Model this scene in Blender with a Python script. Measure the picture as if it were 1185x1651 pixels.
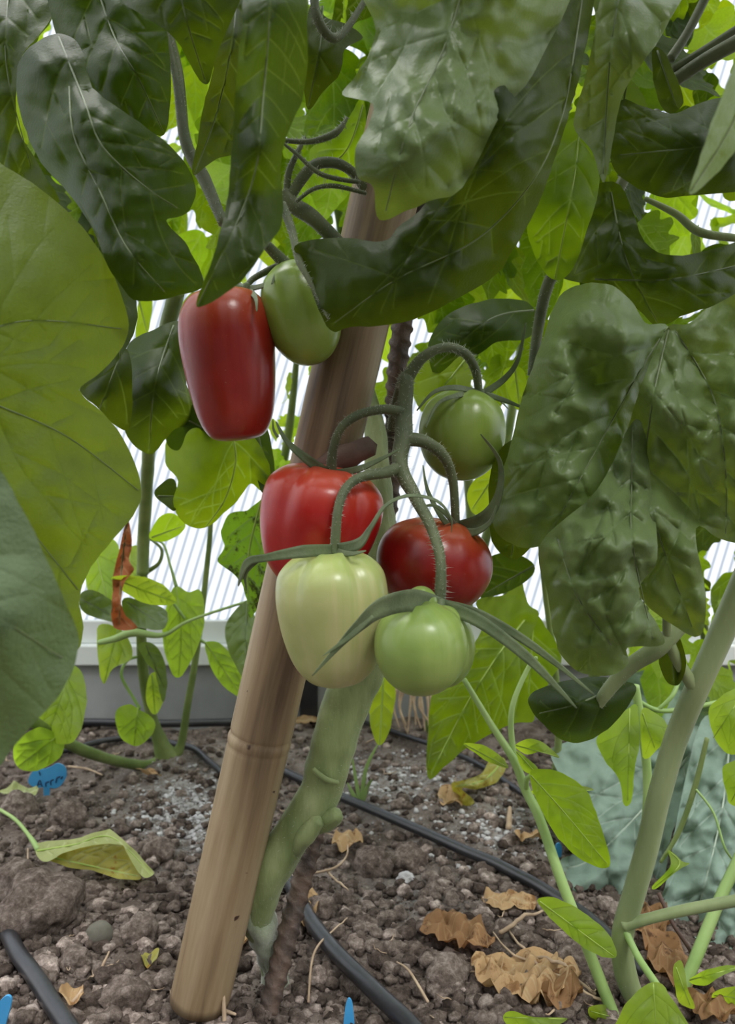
import bpy, math, random
import numpy as np
from mathutils import Vector, Matrix, noise, geometry
random.seed(7)
C = bpy.context.scene
for o in list(bpy.data.objects): bpy.data.objects.remove(o)
COL = C.collection
# ------------------------------------------------------------------ camera, world, exposure
H = 0.28            # camera height above the soil
F = 1247.0          # focal length in photo pixels (1185 x 1651)
cd = bpy.data.cameras.new('camera'); cam = bpy.data.objects.new('camera', cd); COL.objects.link(cam)
cam.location = (0, 0, H); cam.rotation_euler = (math.pi/2, 0, 0)
cd.sensor_fit = 'VERTICAL'; cd.sensor_height = 36; cd.sensor_width = 36; cd.lens = 36*F/1651
cd.clip_start = 0.01
cd.dof.use_dof = True; cd.dof.focus_distance = 0.40; cd.dof.aperture_fstop = 15
C.camera = cam
C.view_settings.view_transform = 'Standard'; C.view_settings.look = 'None'
C.view_settings.gamma = 1; C.view_settings.use_curve_mapping = False
C.view_settings.exposure = 0.42

def nn(t, kind, **kw):
    n = t.nodes.new(kind)
    for k, v in kw.items():
        if k.startswith('i_'):
            n.inputs[k[2:].replace('_', ' ')].default_value = v
        else: setattr(n, k, v)
    return n
w = bpy.data.worlds.new('overcast'); C.world = w; w.use_nodes = True
t = w.node_tree; t.nodes.clear()
tc = nn(t, 'ShaderNodeTexCoord'); sx = nn(t, 'ShaderNodeSeparateXYZ'); t.links.new(tc.outputs['Generated'], sx.inputs[0])
my = nn(t, 'ShaderNodeMath', operation='MULTIPLY'); my.inputs[1].default_value = 0.75
t.links.new(sx.outputs['Y'], my.inputs[0])
ad = nn(t, 'ShaderNodeMath', operation='ADD'); t.links.new(my.outputs[0], ad.inputs[0]); t.links.new(sx.outputs['Z'], ad.inputs[1])
mr = nn(t, 'ShaderNodeMapRange'); mr.inputs['From Min'].default_value = -0.55; mr.inputs['From Max'].default_value = 0.9
mr.inputs['To Min'].default_value = 0.14; mr.inputs['To Max'].default_value = 2.1
t.links.new(ad.outputs[0], mr.inputs['Value'])
bg = nn(t, 'ShaderNodeBackground'); bg.inputs['Color'].default_value = (0.97, 0.99, 1.0, 1)
t.links.new(mr.outputs[0], bg.inputs['Strength'])
wo = nn(t, 'ShaderNodeOutputWorld'); t.links.new(bg.outputs[0], wo.inputs[0])
sd = bpy.data.lights.new('sun', 'SUN'); sd.energy = 1.6; sd.angle = math.radians(35); sd.color = (1, 0.97, 0.92)
sun = bpy.data.objects.new('sun', sd); COL.objects.link(sun)
sun.rotation_euler = Vector((-0.35, 0.35, 1.0)).to_track_quat('Z', 'Y').to_euler()
sun.location = (-0.6, 0.6, 3)
# second sun added behind and above the camera for highlights and contrast
s2 = bpy.data.lights.new('added_front_sun', 'SUN'); s2.energy = 0.95; s2.angle = math.radians(14); s2.color = (1, 0.98, 0.95)
so = bpy.data.objects.new('added_front_sun', s2); COL.objects.link(so); so.location = (0.8, -1, 2)
so.rotation_euler = Vector((0.40, -0.62, 0.85)).to_track_quat('Z', 'Y').to_euler()

# ------------------------------------------------------------------ helpers
def P(px, py, d): return Vector(((px-592.5)/F*d, d, H-(py-825.5)/F*d))
def G(px, py, up=0.0):
    d = (H-up)*F/(py-825.5); return P(px, py, d)
def root_of(o):
    while o.parent: o = o.parent
    return o
def mk(name, verts, faces, mat, parent=None, loc=None, smooth=True, attr=None, uv=None):
    v = np.asarray(verts, dtype=float).reshape(-1, 3)
    base = np.array(root_of(parent).location) if parent else (np.array(loc) if loc is not None else np.array([v[:, 0].mean(), v[:, 1].mean(), v[:, 2].min()]))
    me = bpy.data.meshes.new(name)
    me.from_pydata((v-base).tolist(), [], [tuple(int(i) for i in f) for f in faces])
    if smooth: me.polygons.foreach_set('use_smooth', [True]*len(me.polygons))
    for k, a in (attr or {}).items():
        at = me.attributes.new(k, 'FLOAT', 'POINT'); at.data.foreach_set('value', np.asarray(a, dtype=np.float32))
    me.update()
    o = bpy.data.objects.new(name, me); COL.objects.link(o)
    if mat: me.materials.append(mat)
    if parent: o.parent = parent
    else: o.location = base
    return o
def tag(o, label=None, cat=None, group=None, kind=None):
    if label: o['label'] = label
    if cat: o['category'] = cat
    if group: o['group'] = group
    if kind: o['kind'] = kind
    return o
def thing(name, label, cat, loc, group=None):
    o = bpy.data.objects.new(name, None); COL.objects.link(o); o.location = loc; o.empty_display_size = 0.01
    return tag(o, label, cat, group)
def catmull(pts, n=6, closed=False):
    p = [np.array(q, dtype=float) for q in pts]; out = []; N = len(p)
    rng = range(N) if closed else range(N-1)
    for i in rng:
        if closed: a, b, c, d = p[i-1], p[i], p[(i+1) % N], p[(i+2) % N]
        else: a, b, c, d = p[max(i-1, 0)], p[i], p[i+1], p[min(i+2, N-1)]
        for k in range(n):
            s = k/n
            out.append(0.5*((2*b)+(-a+c)*s+(2*a-5*b+4*c-d)*s*s+(-a+3*b-3*c+d)*s**3))
    if not closed: out.append(p[-1])
    return np.array(out)
def frames(pts):
    pts = np.asarray(pts); n = len(pts); T = np.gradient(pts, axis=0); T /= np.linalg.norm(T, axis=1)[:, None]+1e-12
    up = np.array([0.0, -1.0, 0.1]);  N = np.zeros_like(T)
    v = up-T[0]*up.dot(T[0]); 
    if np.linalg.norm(v) < 1e-3: v = np.array([1.0, 0, 0])
    N[0] = v/np.linalg.norm(v)
    for i in range(1, n):
        v = N[i-1]-T[i]*N[i-1].dot(T[i]); N[i] = v/(np.linalg.norm(v)+1e-12)
    return T, N, np.cross(T, N)
def tube_geo(pts, rad, seg=10, hairs=0, hl=0.003, flat=1.0, ridge=0.0, bump=0.0, hw=0.00013):
    T, N, B = frames(pts); n = len(pts); V = []; Fc = []
    rad = np.interp(np.linspace(0, 1, n), np.linspace(0, 1, len(rad)), rad)
    for i in range(n):
        for k in range(seg):
            a = 2*math.pi*k/seg; r = rad[i]*(1+ridge*math.cos(5*a))
            if bump: r *= 1+bump*noise.noise(Vector(pts[i])*90+Vector((math.cos(a), math.sin(a), 0)))
            V.append(pts[i]+N[i]*math.cos(a)*r*flat+B[i]*math.sin(a)*r)
    for i in range(n-1):
        for k in range(seg):
            k2 = (k+1) % seg; Fc.append((i*seg+k, i*seg+k2, (i+1)*seg+k2, (i+1)*seg+k))
    V.append(pts[0]-T[0]*rad[0]*.4); c = len(V)-1
    for k in range(seg): Fc.append((c, (k+1) % seg, k))
    V.append(pts[-1]+T[-1]*rad[-1]*.6); c = len(V)-1; b = (n-1)*seg
    for k in range(seg): Fc.append((c, b+k, b+(k+1) % seg))
    for h in range(hairs):
        i = random.randrange(n); a = random.uniform(0, 2*math.pi)
        if i < n-1:
            s = random.random(); p0 = pts[i]*(1-s)+pts[i+1]*s
        else: p0 = pts[i]
        dr = N[i]*math.cos(a)+B[i]*math.sin(a)
        base = p0+dr*rad[i]*.93; L = hl*random.uniform(.5, 1.1)
        tip = base+(dr+np.array([random.gauss(0, .25) for _ in range(3)]))*L
        sd_ = np.cross(dr, T[i]); j = len(V); ww = hw
        V += [base+sd_*ww, base-sd_*ww*.5+T[i]*ww*.8, base-sd_*ww*.5-T[i]*ww*.8, tip]
        Fc += [(j, j+1, j+3), (j+1, j+2, j+3), (j+2, j, j+3)]
    return V, Fc
def join(geos):
    V = []; Fc = []
    for v, f in geos:
        b = len(V); V += [np.array(q) for q in v]; Fc += [tuple(i+b for i in q) for q in f]
    return V, Fc
def pxline(pts, n=8):   # pts = (px, py, depth)
    q = catmull(pts, n); return np.array([P(*r) for r in q])
def tube(name, pts, rpx, mat, parent=None, hairs=0, n=8, **kw):   # rpx = widths in photo pixels
    dm = sum(p[2] for p in pts)/len(pts)
    V, Fc = tube_geo(pxline(pts, n), [r/2*dm/F for r in rpx], hairs=hairs, **kw)
    if not hairs: return mk(name, V, Fc, mat, parent)
    nv = len(V)-4*hairs; nf = len(Fc)-3*hairs
    o = mk(name, V[:nv], Fc[:nf], mat, parent)
    h = mk('hairs', V[nv:], [tuple(i-nv for i in f) for f in Fc[nf:]], M['hair'], o if parent is not None and parent.type == 'EMPTY' else parent); h['kind'] = 'stuff'
    return o
def tgeo(pts, rpx, n=8, **kw):
    dm = sum(p[2] for p in pts)/len(pts)
    return tube_geo(pxline(pts, n), [r/2*dm/F for r in rpx], **kw)

# --- leaf blades -------------------------------------------------
def inside(pt, poly):
    x, y = pt; c = False; n = len(poly); j = n-1
    for i in range(n):
        xi, yi = poly[i]; xj, yj = poly[j]
        if (yi > y) != (yj > y) and x < (xj-xi)*(y-yi)/(yj-yi+1e-12)+xi: c = not c
        j = i
    return c
def inside_np(pts, poly):
    c = np.zeros(len(pts), bool); x = pts[:, 0]; y = pts[:, 1]; n = len(poly); j = n-1
    for i in range(n):
        xi, yi = poly[i]; xj, yj = poly[j]
        m = ((yi > y) != (yj > y)) & (x < (xj-xi)*(y-yi)/(yj-yi+1e-12)+xi)
        c ^= m; j = i
    return c
def dist_poly(pts, lines):
    best = np.full(len(pts), 1e9)
    for L in lines:
        for a, b in zip(L[:-1], L[1:]):
            ab = b-a; l2 = ab.dot(ab)+1e-9
            s = np.clip(((pts-a)@ab)/l2, 0, 1); dd = np.linalg.norm(pts-(a+s[:, None]*ab), axis=1)
            best = np.minimum(best, dd)
    return best
def side_veins(mid, poly, gap, ang=48, fork=True, others=()):
    ob = np.concatenate([np.asarray(x) for x in others]) if len(others) else None
    def near(p, lim): return ob is not None and np.min(np.linalg.norm(ob-p, axis=1)) < lim
    L = catmull(mid, 10); seg = np.linalg.norm(np.diff(L, axis=0), axis=1); tot = seg.sum(); acc = np.concatenate([[0], np.cumsum(seg)])
    out = []; s = gap*.5; k = 0
    while s < tot*.93:
        i = min(np.searchsorted(acc, s), len(L)-2); tdir = L[i+1]-L[i-1 if i else 0]; tdir = tdir/(np.linalg.norm(tdir)+1e-9)
        for sg in (-1, 1):
            a = math.radians(ang+random.uniform(-7, 7))*sg
            d = np.array([tdir[0]*math.cos(a)-tdir[1]*math.sin(a), tdir[0]*math.sin(a)+tdir[1]*math.cos(a)])
            p = L[i].copy(); line = [p.copy()]; stp = gap*.25; q = 0
            while q < 60:
                p = p+d*stp
                c = math.radians(-2.2*sg+random.uniform(-5, 5)); d = np.array([d[0]*math.cos(c)-d[1]*math.sin(c), d[0]*math.sin(c)+d[1]*math.cos(c)])
                if not inside(p, poly) or (q > 0 and near(p, gap*.22)): break
                line.append(p.copy()); q += 1
                if fork and q in (4, 8) and random.random() < .8:
                    c2 = math.radians(38*(1 if random.random() < .5 else -1)); d2 = np.array([d[0]*math.cos(c2)-d[1]*math.sin(c2), d[0]*math.sin(c2)+d[1]*math.cos(c2)])
                    pp = p.copy(); l2 = [pp.copy()]
                    for _ in range(5):
                        pp = pp+d2*stp
                        if not inside(pp, poly) or near(pp, gap*.2): break
                        l2.append(pp.copy())
                    if len(l2) > 2: out.append((np.array(l2), .45))
            if len(line) > 2: out.append((np.array(line[:-1]), .7))
        s += gap*random.uniform(.85, 1.15); k += 1
    return out
def blade(outline, mids, step=8, gap=45, vw=2.2, smooth=5, rough=1.0, auto=True, extra=()):
    poly = catmull(outline, smooth, closed=True)
    if rough:
        poly = poly+np.array([[noise.noise(Vector((x*.05, y*.05, 3)))*rough*2+random.uniform(-.25, .25)*rough, noise.noise(Vector((x*.05, y*.05, 9)))*rough*2] for x, y in poly])
    poly = [tuple(q) for q in poly]
    lines = []
    lines = [(catmull(m, 14), 1.0) for m in mids]; done = []
    for i, m in enumerate(mids):
        if auto:
            sv = side_veins(m, poly, gap, others=[lines[j][0] for j in range(len(mids)) if j != i]+done); done += [x for x, _ in sv]; lines += sv
    for m in extra: lines.append((catmull(m, 8), .7))
    pts = []; 
    xs = [q[0] for q in poly]; ys = [q[1] for q in poly]
    gx = np.arange(min(xs), max(xs), step); gy = np.arange(min(ys), max(ys), step*.866)
    g = np.array([(x+(step/2 if j % 2 else 0)+random.uniform(-.15, .15)*step, y) for j, y in enumerate(gy) for x in gx])
    g = g[inside_np(g, poly)]
    pc = np.array(poly+[poly[0]])
    g = g[dist_poly(g, [pc]) > step*.45]
    vl = [l for l, _ in lines]
    g = g[dist_poly(g, vl) > step*.6] if vl else g
    ins = []
    for L, wgt in lines:
        sg = np.linalg.norm(np.diff(L, axis=0), axis=1); acc = np.concatenate([[0], np.cumsum(sg)]); m = max(2, int(acc[-1]/(step*.7)))
        ss = np.linspace(0, acc[-1], m); c = np.stack([np.interp(ss, acc, L[:, 0]), np.interp(ss, acc, L[:, 1])], 1)
        tn = np.gradient(c, axis=0); tn /= np.linalg.norm(tn, axis=1)[:, None]+1e-9; nr = np.stack([-tn[:, 1], tn[:, 0]], 1)
        ins += [(c, np.full(m, wgt)), (c+nr*vw*(.5+wgt*.6), np.zeros(m)), (c-nr*vw*(.5+wgt*.6), np.zeros(m))]
    if ins:
        ip = np.concatenate([a for a, _ in ins]); k = inside_np(ip, poly) & (dist_poly(ip, [pc]) > 1.0); ip = ip[k]
        allp = np.concatenate([np.array(poly), g, ip])
    else: allp = np.concatenate([np.array(poly), g])
    n = len(poly)
    r = geometry.delaunay_2d_cdt([Vector(q) for q in allp], [], [list(range(n))], 1, 0.01)
    v2 = np.array([tuple(v) for v in r[0]]); tris = [tuple(f) for f in r[2] if len(f) == 3]
    vein = np.zeros(len(v2)); dist = np.full(len(v2), 1e9)
    for L, wgt in lines:
        d = dist_poly(v2, [L]); vein = np.maximum(vein, wgt*np.clip(1-d/(vw*(.5+wgt*.6)), 0, 1))
        dist = np.minimum(dist, d/(.5+wgt*.5))
    ed = dist_poly(v2, [pc])
    return v2, tris, vein, dist, ed
def tps(ctrl):
    c = np.array(ctrl, float); X = c[:, :2]/300; n = len(c)
    def U(r): return np.where(r > 1e-9, r*r*np.log(r+1e-12), 0)
    if n < 3: return lambda p: np.full(len(p), c[:, 2].mean())
    K = U(np.linalg.norm(X[:, None]-X[None], axis=2))+np.eye(n)*1e-4
    Pm = np.hstack([np.ones((n, 1)), X]); A = np.block([[K, Pm], [Pm.T, np.zeros((3, 3))]])
    sol = np.linalg.lstsq(A, np.concatenate([c[:, 2], np.zeros(3)]), rcond=None)[0]
    def f(p):
        q = p/300; return U(np.linalg.norm(q[:, None]-X[None], axis=2))@sol[:n]+sol[n]+q@sol[n+1:]
    return f
def leaf(outline, mids, ctrl, mat, parent, name='leaf', relief=.0022, wave=.003, wl=70, curl=0.0, label=None, loc=None, rib=3.6, **kw):
    if not isinstance(mids[0], list): mids = [mids]
    v2, tris, vein, dist, ed = blade(outline, mids, **kw)
    d = tps(ctrl)(v2) if len(ctrl[0]) == 3 and len(ctrl) > 2 else np.full(len(v2), ctrl[0][2])
    sc = kw.get('gap', 45)*.45
    d = d-relief*(np.clip(dist/sc, 0, 1)**.6-.5)
    sd0 = random.uniform(0, 50)
    d = d+np.array([wave*noise.noise(Vector((x/wl, y/wl, sd0)))+wave*.35*noise.noise(Vector((x/wl*3, y/wl*3, sd0+7))) for x, y in v2])
    if curl: d = d+curl*np.clip(1-ed/40, 0, 1)**2
    V = [P(x, y, dd) for (x, y), dd in zip(v2, d)]
    o = mk(name, V, tris, mat, parent, loc=loc, attr={'vein': vein, 'edge': np.clip(ed/30, 0, 1)})
    if label: o['label'] = label
    if rib:
        tf_ = tps(ctrl); tri = np.asarray(v2)
        for m in mids:
            c = catmull(m, 8); dd = []
            for p in c: dd.append(d[np.argmin(((tri-p)**2).sum(1))])
            dd = np.array(dd)
            if len(dd) > 4: dd[1:-1] = (dd[:-2]+dd[1:-1]+dd[2:])/3
            q = np.array([P(x, y, z-.0004) for (x, y), z in zip(c, dd)])
            V, Fc = tube_geo(q, [rib/2*dd[0]/F, rib*.33*dd[0]/F, .0002], 8)
            mk('midrib', V, Fc, M['ribl'] if mat.name in ('lit_tomato_leaf', 'young_leaf', 'spotted_leaf', 'pepper_leaf', 'yellowing_leaf', 'wilting_leaf_underside') else (M['ribk'] if mat.name == 'cabbage_leaf' else M['ribm']), o)
    return o

# ------------------------------------------------------------------ materials
def newmat(name):
    m = bpy.data.materials.new(name); m.use_nodes = True; t = m.node_tree; t.nodes.clear(); return m, t
def ramp(t, fac, stops):
    r = nn(t, 'ShaderNodeValToRGB'); e = r.color_ramp.elements
    while len(e) > 1: e.remove(e[-1])
    e[0].position = stops[0][0]; e[0].color = (*stops[0][1], 1)
    for p, c in stops[1:]:
        x = e.new(p); x.color = (*c, 1)
    t.links.new(fac, r.inputs[0]); return r.outputs[0]
def ntex(t, scale, detail=4, rough=.55, co=None, out='Fac'):
    n = nn(t, 'ShaderNodeTexNoise'); n.inputs['Scale'].default_value = scale; n.inputs['Detail'].default_value = detail; n.inputs['Roughness'].default_value = rough
    if co is None:
        c = nn(t, 'ShaderNodeTexCoord'); co = c.outputs['Object']
    t.links.new(co, n.inputs['Vector']); return n.outputs[out]
def mixc(t, fac, a, b, mode='MIX'):
    m = nn(t, 'ShaderNodeMix', data_type='RGBA', blend_type=mode)
    for i, v in ((0, fac), (6, a), (7, b)):
        if hasattr(v, 'links'): t.links.new(v, m.inputs[i])
        else: m.inputs[i].default_value = v if i == 0 else (*v, 1)
    return m.outputs[2]
def leafmat(name, top, trans, vein, tf=.5, rough=.45, sheen=.25, spots=None, sp_amt=0, veint=None, bump=.25, spec=.2):
    m, t = newmat(name)
    at = nn(t, 'ShaderNodeAttribute', attribute_name='vein')
    n1 = ntex(t, 55, 5); n2 = ntex(t, 700, 3)
    oi = nn(t, 'ShaderNodeObjectInfo')
    base = mixc(t, n1, tuple(c*.72 for c in top), tuple(c*1.3 for c in top))
    tr = mixc(t, n1, tuple(c*.8 for c in trans), tuple(c*1.2 for c in trans))
    hs = nn(t, 'ShaderNodeHueSaturation'); mrr = nn(t, 'ShaderNodeMapRange'); mrr.inputs['To Min'].default_value = .485; mrr.inputs['To Max'].default_value = .512
    t.links.new(oi.outputs['Random'], mrr.inputs['Value']); t.links.new(mrr.outputs[0], hs.inputs['Hue']); t.links.new(tr, hs.inputs['Color']); tr = hs.outputs[0]
    if spots:
        s = ntex(t, 90, 6, .7); r = ramp(t, s, [(0, (0, 0, 0)), (1-sp_amt-.04, (0, 0, 0)), (1-sp_amt+.04, (1, 1, 1))])
        base = mixc(t, r, base, spots); tr = mixc(t, r, tr, spots)
    base = mixc(t, at.outputs['Fac'], base, vein); tr = mixc(t, at.outputs['Fac'], tr, veint or vein)
    pr = nn(t, 'ShaderNodeBsdfPrincipled'); t.links.new(base, pr.inputs['Base Color'])
    pr.inputs['Roughness'].default_value = rough; pr.inputs['Specular IOR Level'].default_value = spec
    pr.inputs['Sheen Weight'].default_value = sheen; pr.inputs['Sheen Roughness'].default_value = .4
    pr.inputs['Sheen Tint'].default_value = (.75, .95, .85, 1)
    tl = nn(t, 'ShaderNodeBsdfTranslucent'); t.links.new(tr, tl.inputs['Color'])
    bp = nn(t, 'ShaderNodeBump'); bp.inputs['Strength'].default_value = bump; bp.inputs['Distance'].default_value = .0008
    t.links.new(n2, bp.inputs['Height']); t.links.new(bp.outputs[0], pr.inputs['Normal'])
    mx = nn(t, 'ShaderNodeMixShader'); mx.inputs[0].default_value = tf
    t.links.new(pr.outputs[0], mx.inputs[1]); t.links.new(tl.outputs[0], mx.inputs[2])
    o = nn(t, 'ShaderNodeOutputMaterial'); t.links.new(mx.outputs[0], o.inputs[0]); return m
def simple(name, stops, scale=40, rough=.5, bump=.2, bscale=300, detail=5, stretch=None, spec=.5, sheen=0, coat=0, metal=0, dist=.001):
    m, t = newmat(name); c = nn(t, 'ShaderNodeTexCoord'); mp = nn(t, 'ShaderNodeMapping'); t.links.new(c.outputs['Object'], mp.inputs[0])
    if stretch: mp.inputs['Rotation'].default_value = stretch[1]; mp.inputs['Scale'].default_value = stretch[0]; 
    n1 = ntex(t, scale, detail, co=mp.outputs[0]); col = ramp(t, n1, stops)
    pr = nn(t, 'ShaderNodeBsdfPrincipled'); t.links.new(col, pr.inputs['Base Color']); pr.inputs['Roughness'].default_value = rough
    pr.inputs['Specular IOR Level'].default_value = spec; pr.inputs['Sheen Weight'].default_value = sheen; pr.inputs['Coat Weight'].default_value = coat; pr.inputs['Metallic'].default_value = metal
    n2 = ntex(t, bscale, 5, co=mp.outputs[0]); bp = nn(t, 'ShaderNodeBump'); bp.inputs['Strength'].default_value = bump; bp.inputs['Distance'].default_value = dist
    t.links.new(n2, bp.inputs['Height']); t.links.new(bp.outputs[0], pr.inputs['Normal'])
    o = nn(t, 'ShaderNodeOutputMaterial'); t.links.new(pr.outputs[0], o.inputs[0]); return m

M = {}
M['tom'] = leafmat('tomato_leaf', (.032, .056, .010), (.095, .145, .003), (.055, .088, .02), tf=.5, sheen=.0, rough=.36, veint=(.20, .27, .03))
M['tomp'] = leafmat('tomato_leaf_pale', (.145, .205, .078), (.19, .27, .012), (.17, .24, .10), tf=.38, sheen=.08, rough=.32, spec=.32, veint=(.24, .34, .07))
M['yng'] = leafmat('young_leaf', (.17, .26, .03), (.56, .78, .02), (.30, .42, .08), tf=.6, sheen=.05, rough=.45, veint=(.60, .78, .10))
M['lit'] = leafmat('lit_tomato_leaf', (.085, .14, .014), (.36, .54, .006), (.22, .32, .06), tf=.55, sheen=.05, rough=.45, veint=(.52, .68, .10))  # brighter copy of the tomato leaf, backlight put into its colour
M['pep'] = leafmat('pepper_leaf', (.20, .29, .06), (.58, .80, .04), (.20, .28, .04), tf=.58, sheen=.05, rough=.38, veint=(.32, .50, .02))
M['brd'] = leafmat('broad_leaf', (.085, .125, .03), (.21, .29, .008), (.075, .11, .02), tf=.5, sheen=.2, rough=.55, veint=(.17, .24, .01), bump=.7)
M['brdg'] = leafmat('broad_leaf_shaded', (.105, .150, .075), (.15, .22, .02), (.13, .18, .09), tf=.25, sheen=.35, rough=.6, veint=(.12, .17, .02), bump=.8)  # greyer copy of the broad leaf, blocked backlight and haze put into its colour
M['kale'] = leafmat('cabbage_leaf', (.24, .33, .27), (.22, .32, .12), (.38, .47, .39), tf=.2, sheen=.1, rough=.5, bump=.2)
M['spot'] = leafmat('spotted_leaf', (.08, .17, .03), (.30, .55, .02), (.2, .3, .1), tf=.55, spots=(.05, .06, .01), sp_amt=.45)
M['yel'] = leafmat('yellowing_leaf', (.42, .40, .10), (.55, .48, .03), (.50, .52, .22), tf=.45, spots=(.35, .16, .02), sp_amt=.38, sheen=.1)
M['ylg'] = leafmat('wilting_leaf_underside', (.40, .45, .18), (.50, .50, .10), (.58, .62, .32), tf=.35, sheen=.1)
M['dry'] = leafmat('dry_leaf', (.30, .17, .08), (.35, .16, .05), (.40, .26, .13), tf=.3, spots=(.12, .06, .03), sp_amt=.4, sheen=0, rough=.75)
M['dryp'] = leafmat('pale_dry_leaf', (.50, .33, .17), (.4, .25, .10), (.55, .42, .25), tf=.25, spots=(.26, .14, .06), sp_amt=.42, sheen=0, rough=.8)
M['dryr'] = leafmat('red_dry_leaf', (.38, .13, .05), (.45, .12, .03), (.5, .25, .12), tf=.4, spots=(.16, .05, .02), sp_amt=.4, sheen=0, rough=.7)
G1 = [(.3, (.055, .085, .035)), (.7, (.10, .145, .06))]
M['stem'] = simple('tomato_stem', [(.3, (.060, .080, .032)), (.7, (.12, .145, .062))], 60, .6, .3, 500, sheen=.12)
M['stemp'] = simple('tomato_stem_pale', [(.3, (.13, .18, .055)), (.55, (.23, .29, .11)), (.75, (.36, .41, .19))], 70, .6, .5, 400, sheen=.15, stretch=((1, 1, .25), (0, 0, 0)))
M['sepal'] = simple('sepal', [(.3, (.06, .09, .032)), (.7, (.13, .17, .075))], 80, .6, .3, 500, sheen=.12)
M['pstem'] = simple('pepper_stem', [(.3, (.11, .17, .04)), (.7, (.24, .30, .10))], 30, .5, .3, 200)
M['ystem'] = simple('young_stem', [(.3, (.22, .36, .10)), (.7, (.36, .50, .18))], 30, .5, .2, 200)
M['ribk'] = simple('cabbage_rib', [(.3, (.34, .42, .34)), (.7, (.45, .52, .42))], 40, .5, .2, 400)
M['ribl'] = simple('pale_leaf_rib', [(.3, (.26, .38, .06)), (.7, (.38, .50, .10))], 40, .5, .2, 400)
M['ribm'] = simple('leaf_rib', [(.3, (.065, .095, .025)), (.7, (.11, .15, .045))], 40, .5, .2, 400, sheen=.3)
M['sstem'] = simple('smooth_stem', [(.3, (.15, .20, .08)), (.7, (.27, .33, .15))], 50, .5, .3, 200, sheen=.1, stretch=((1, 1, .2), (0, 0, 0)))
M['twig'] = simple('dry_root', [(.3, (.28, .19, .12)), (.7, (.55, .42, .29))], 60, .8, .3, 400)
M['hose'] = simple('black_hose', [(.3, (.012, .013, .016)), (.7, (.03, .03, .035))], 30, .32, .1, 300, spec=.6)
M['rebar'] = simple('rusty_steel', [(.35, (.055, .040, .034)), (.65, (.13, .085, .062))], 90, .6, .6, 500, spec=.5)
M['hair'] = simple('plant_hair', [(.3, (.42, .46, .36)), (.7, (.60, .62, .52))], 60, .6, 0)
M['fuzz'] = simple('mould_fuzz', [(.3, (.17, .21, .12)), (.7, (.36, .40, .28))], 90, .9, .3, 500, sheen=.6)
M['blue'] = simple('blue_plastic', [(.3, (.05, .30, .62)), (.7, (.08, .38, .72))], 30, .4, .05, 300)
M['ink'] = simple('ink', [(0, (.01, .02, .08)), (1, (.01, .02, .08))], 30, .6, 0)
M['clod'] = simple('soil_clod', [(.2, (.10, .072, .057)), (.5, (.22, .17, .14)), (.8, (.42, .35, .30))], 45, .95, 1.0, 420, spec=.15, dist=.002)
def crumbmat():
    m, t = newmat('soil_clod'); tc = nn(t, 'ShaderNodeTexCoord'); co = tc.outputs['Object']; at = nn(t, 'ShaderNodeAttribute', attribute_name='tone')
    a = ramp(t, ntex(t, 160, 6, .75, co), [(.32, (.085, .066, .054)), (.5, (.25, .20, .17)), (.68, (.54, .46, .41))])
    k = ramp(t, at.outputs['Fac'], [(0, (.35, .32, .31)), (.5, (.85, .83, .82)), (.85, (1.2, 1.2, 1.2)), (1, (2.1, 2.1, 2.15))])
    c = mixc(t, 1.0, a, k, 'MULTIPLY')
    pr = nn(t, 'ShaderNodeBsdfPrincipled'); t.links.new(c, pr.inputs['Base Color']); pr.inputs['Roughness'].default_value = .95; pr.inputs['Specular IOR Level'].default_value = .1
    bp = nn(t, 'ShaderNodeBump'); bp.inputs['Strength'].default_value = 1; bp.inputs['Distance'].default_value = .003; t.links.new(ntex(t, 500, 6, .75, co), bp.inputs['Height']); t.links.new(bp.outputs[0], pr.inputs['Normal'])
    o = nn(t, 'ShaderNodeOutputMaterial'); t.links.new(pr.outputs[0], o.inputs[0]); return m
M['clod'] = crumbmat()
M['peb'] = simple('pebble', [(.3, (.09, .085, .065)), (.7, (.16, .15, .12))], 60, .8, .3, 500)
M['wht'] = simple('white_grit', [(.3, (.34, .33, .33)), (.7, (.60, .60, .60))], 60, .9, .8, 500)
M['kick'] = simple('grey_board', [(.3, (.20, .21, .22)), (.7, (.40, .41, .42))], 7, .5, .05, 60)
M['white'] = simple('white_frame', [(.3, (.70, .74, .74)), (.7, (.80, .83, .83))], 6, .4, .02, 60)
# greenhouse glazing: ribbed translucent twin-wall sheet
m, t = newmat('ribbed_sheet'); tc = nn(t, 'ShaderNodeTexCoord'); mp = nn(t, 'ShaderNodeMapping'); mp.inputs['Rotation'].default_value = (0, math.radians(-17), 0)
t.links.new(tc.outputs['Object'], mp.inputs[0]); wv = nn(t, 'ShaderNodeTexWave', bands_direction='X'); wv.inputs['Scale'].default_value = 26; wv.inputs['Distortion'].default_value = .15
t.links.new(mp.outputs[0], wv.inputs[0]); col = ramp(t, wv.outputs['Fac'], [(0, (.46, .49, .54)), (.34, (.76, .78, .81)), (1, (.84, .86, .89))])
tl = nn(t, 'ShaderNodeBsdfTranslucent'); t.links.new(col, tl.inputs[0]); gl = nn(t, 'ShaderNodeBsdfGlossy'); gl.inputs['Roughness'].default_value = .3
mx = nn(t, 'ShaderNodeMixShader'); mx.inputs[0].default_value = .06; t.links.new(tl.outputs[0], mx.inputs[1]); t.links.new(gl.outputs[0], mx.inputs[2])
o = nn(t, 'ShaderNodeOutputMaterial'); t.links.new(mx.outputs[0], o.inputs[0]); M['sheet'] = m
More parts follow.
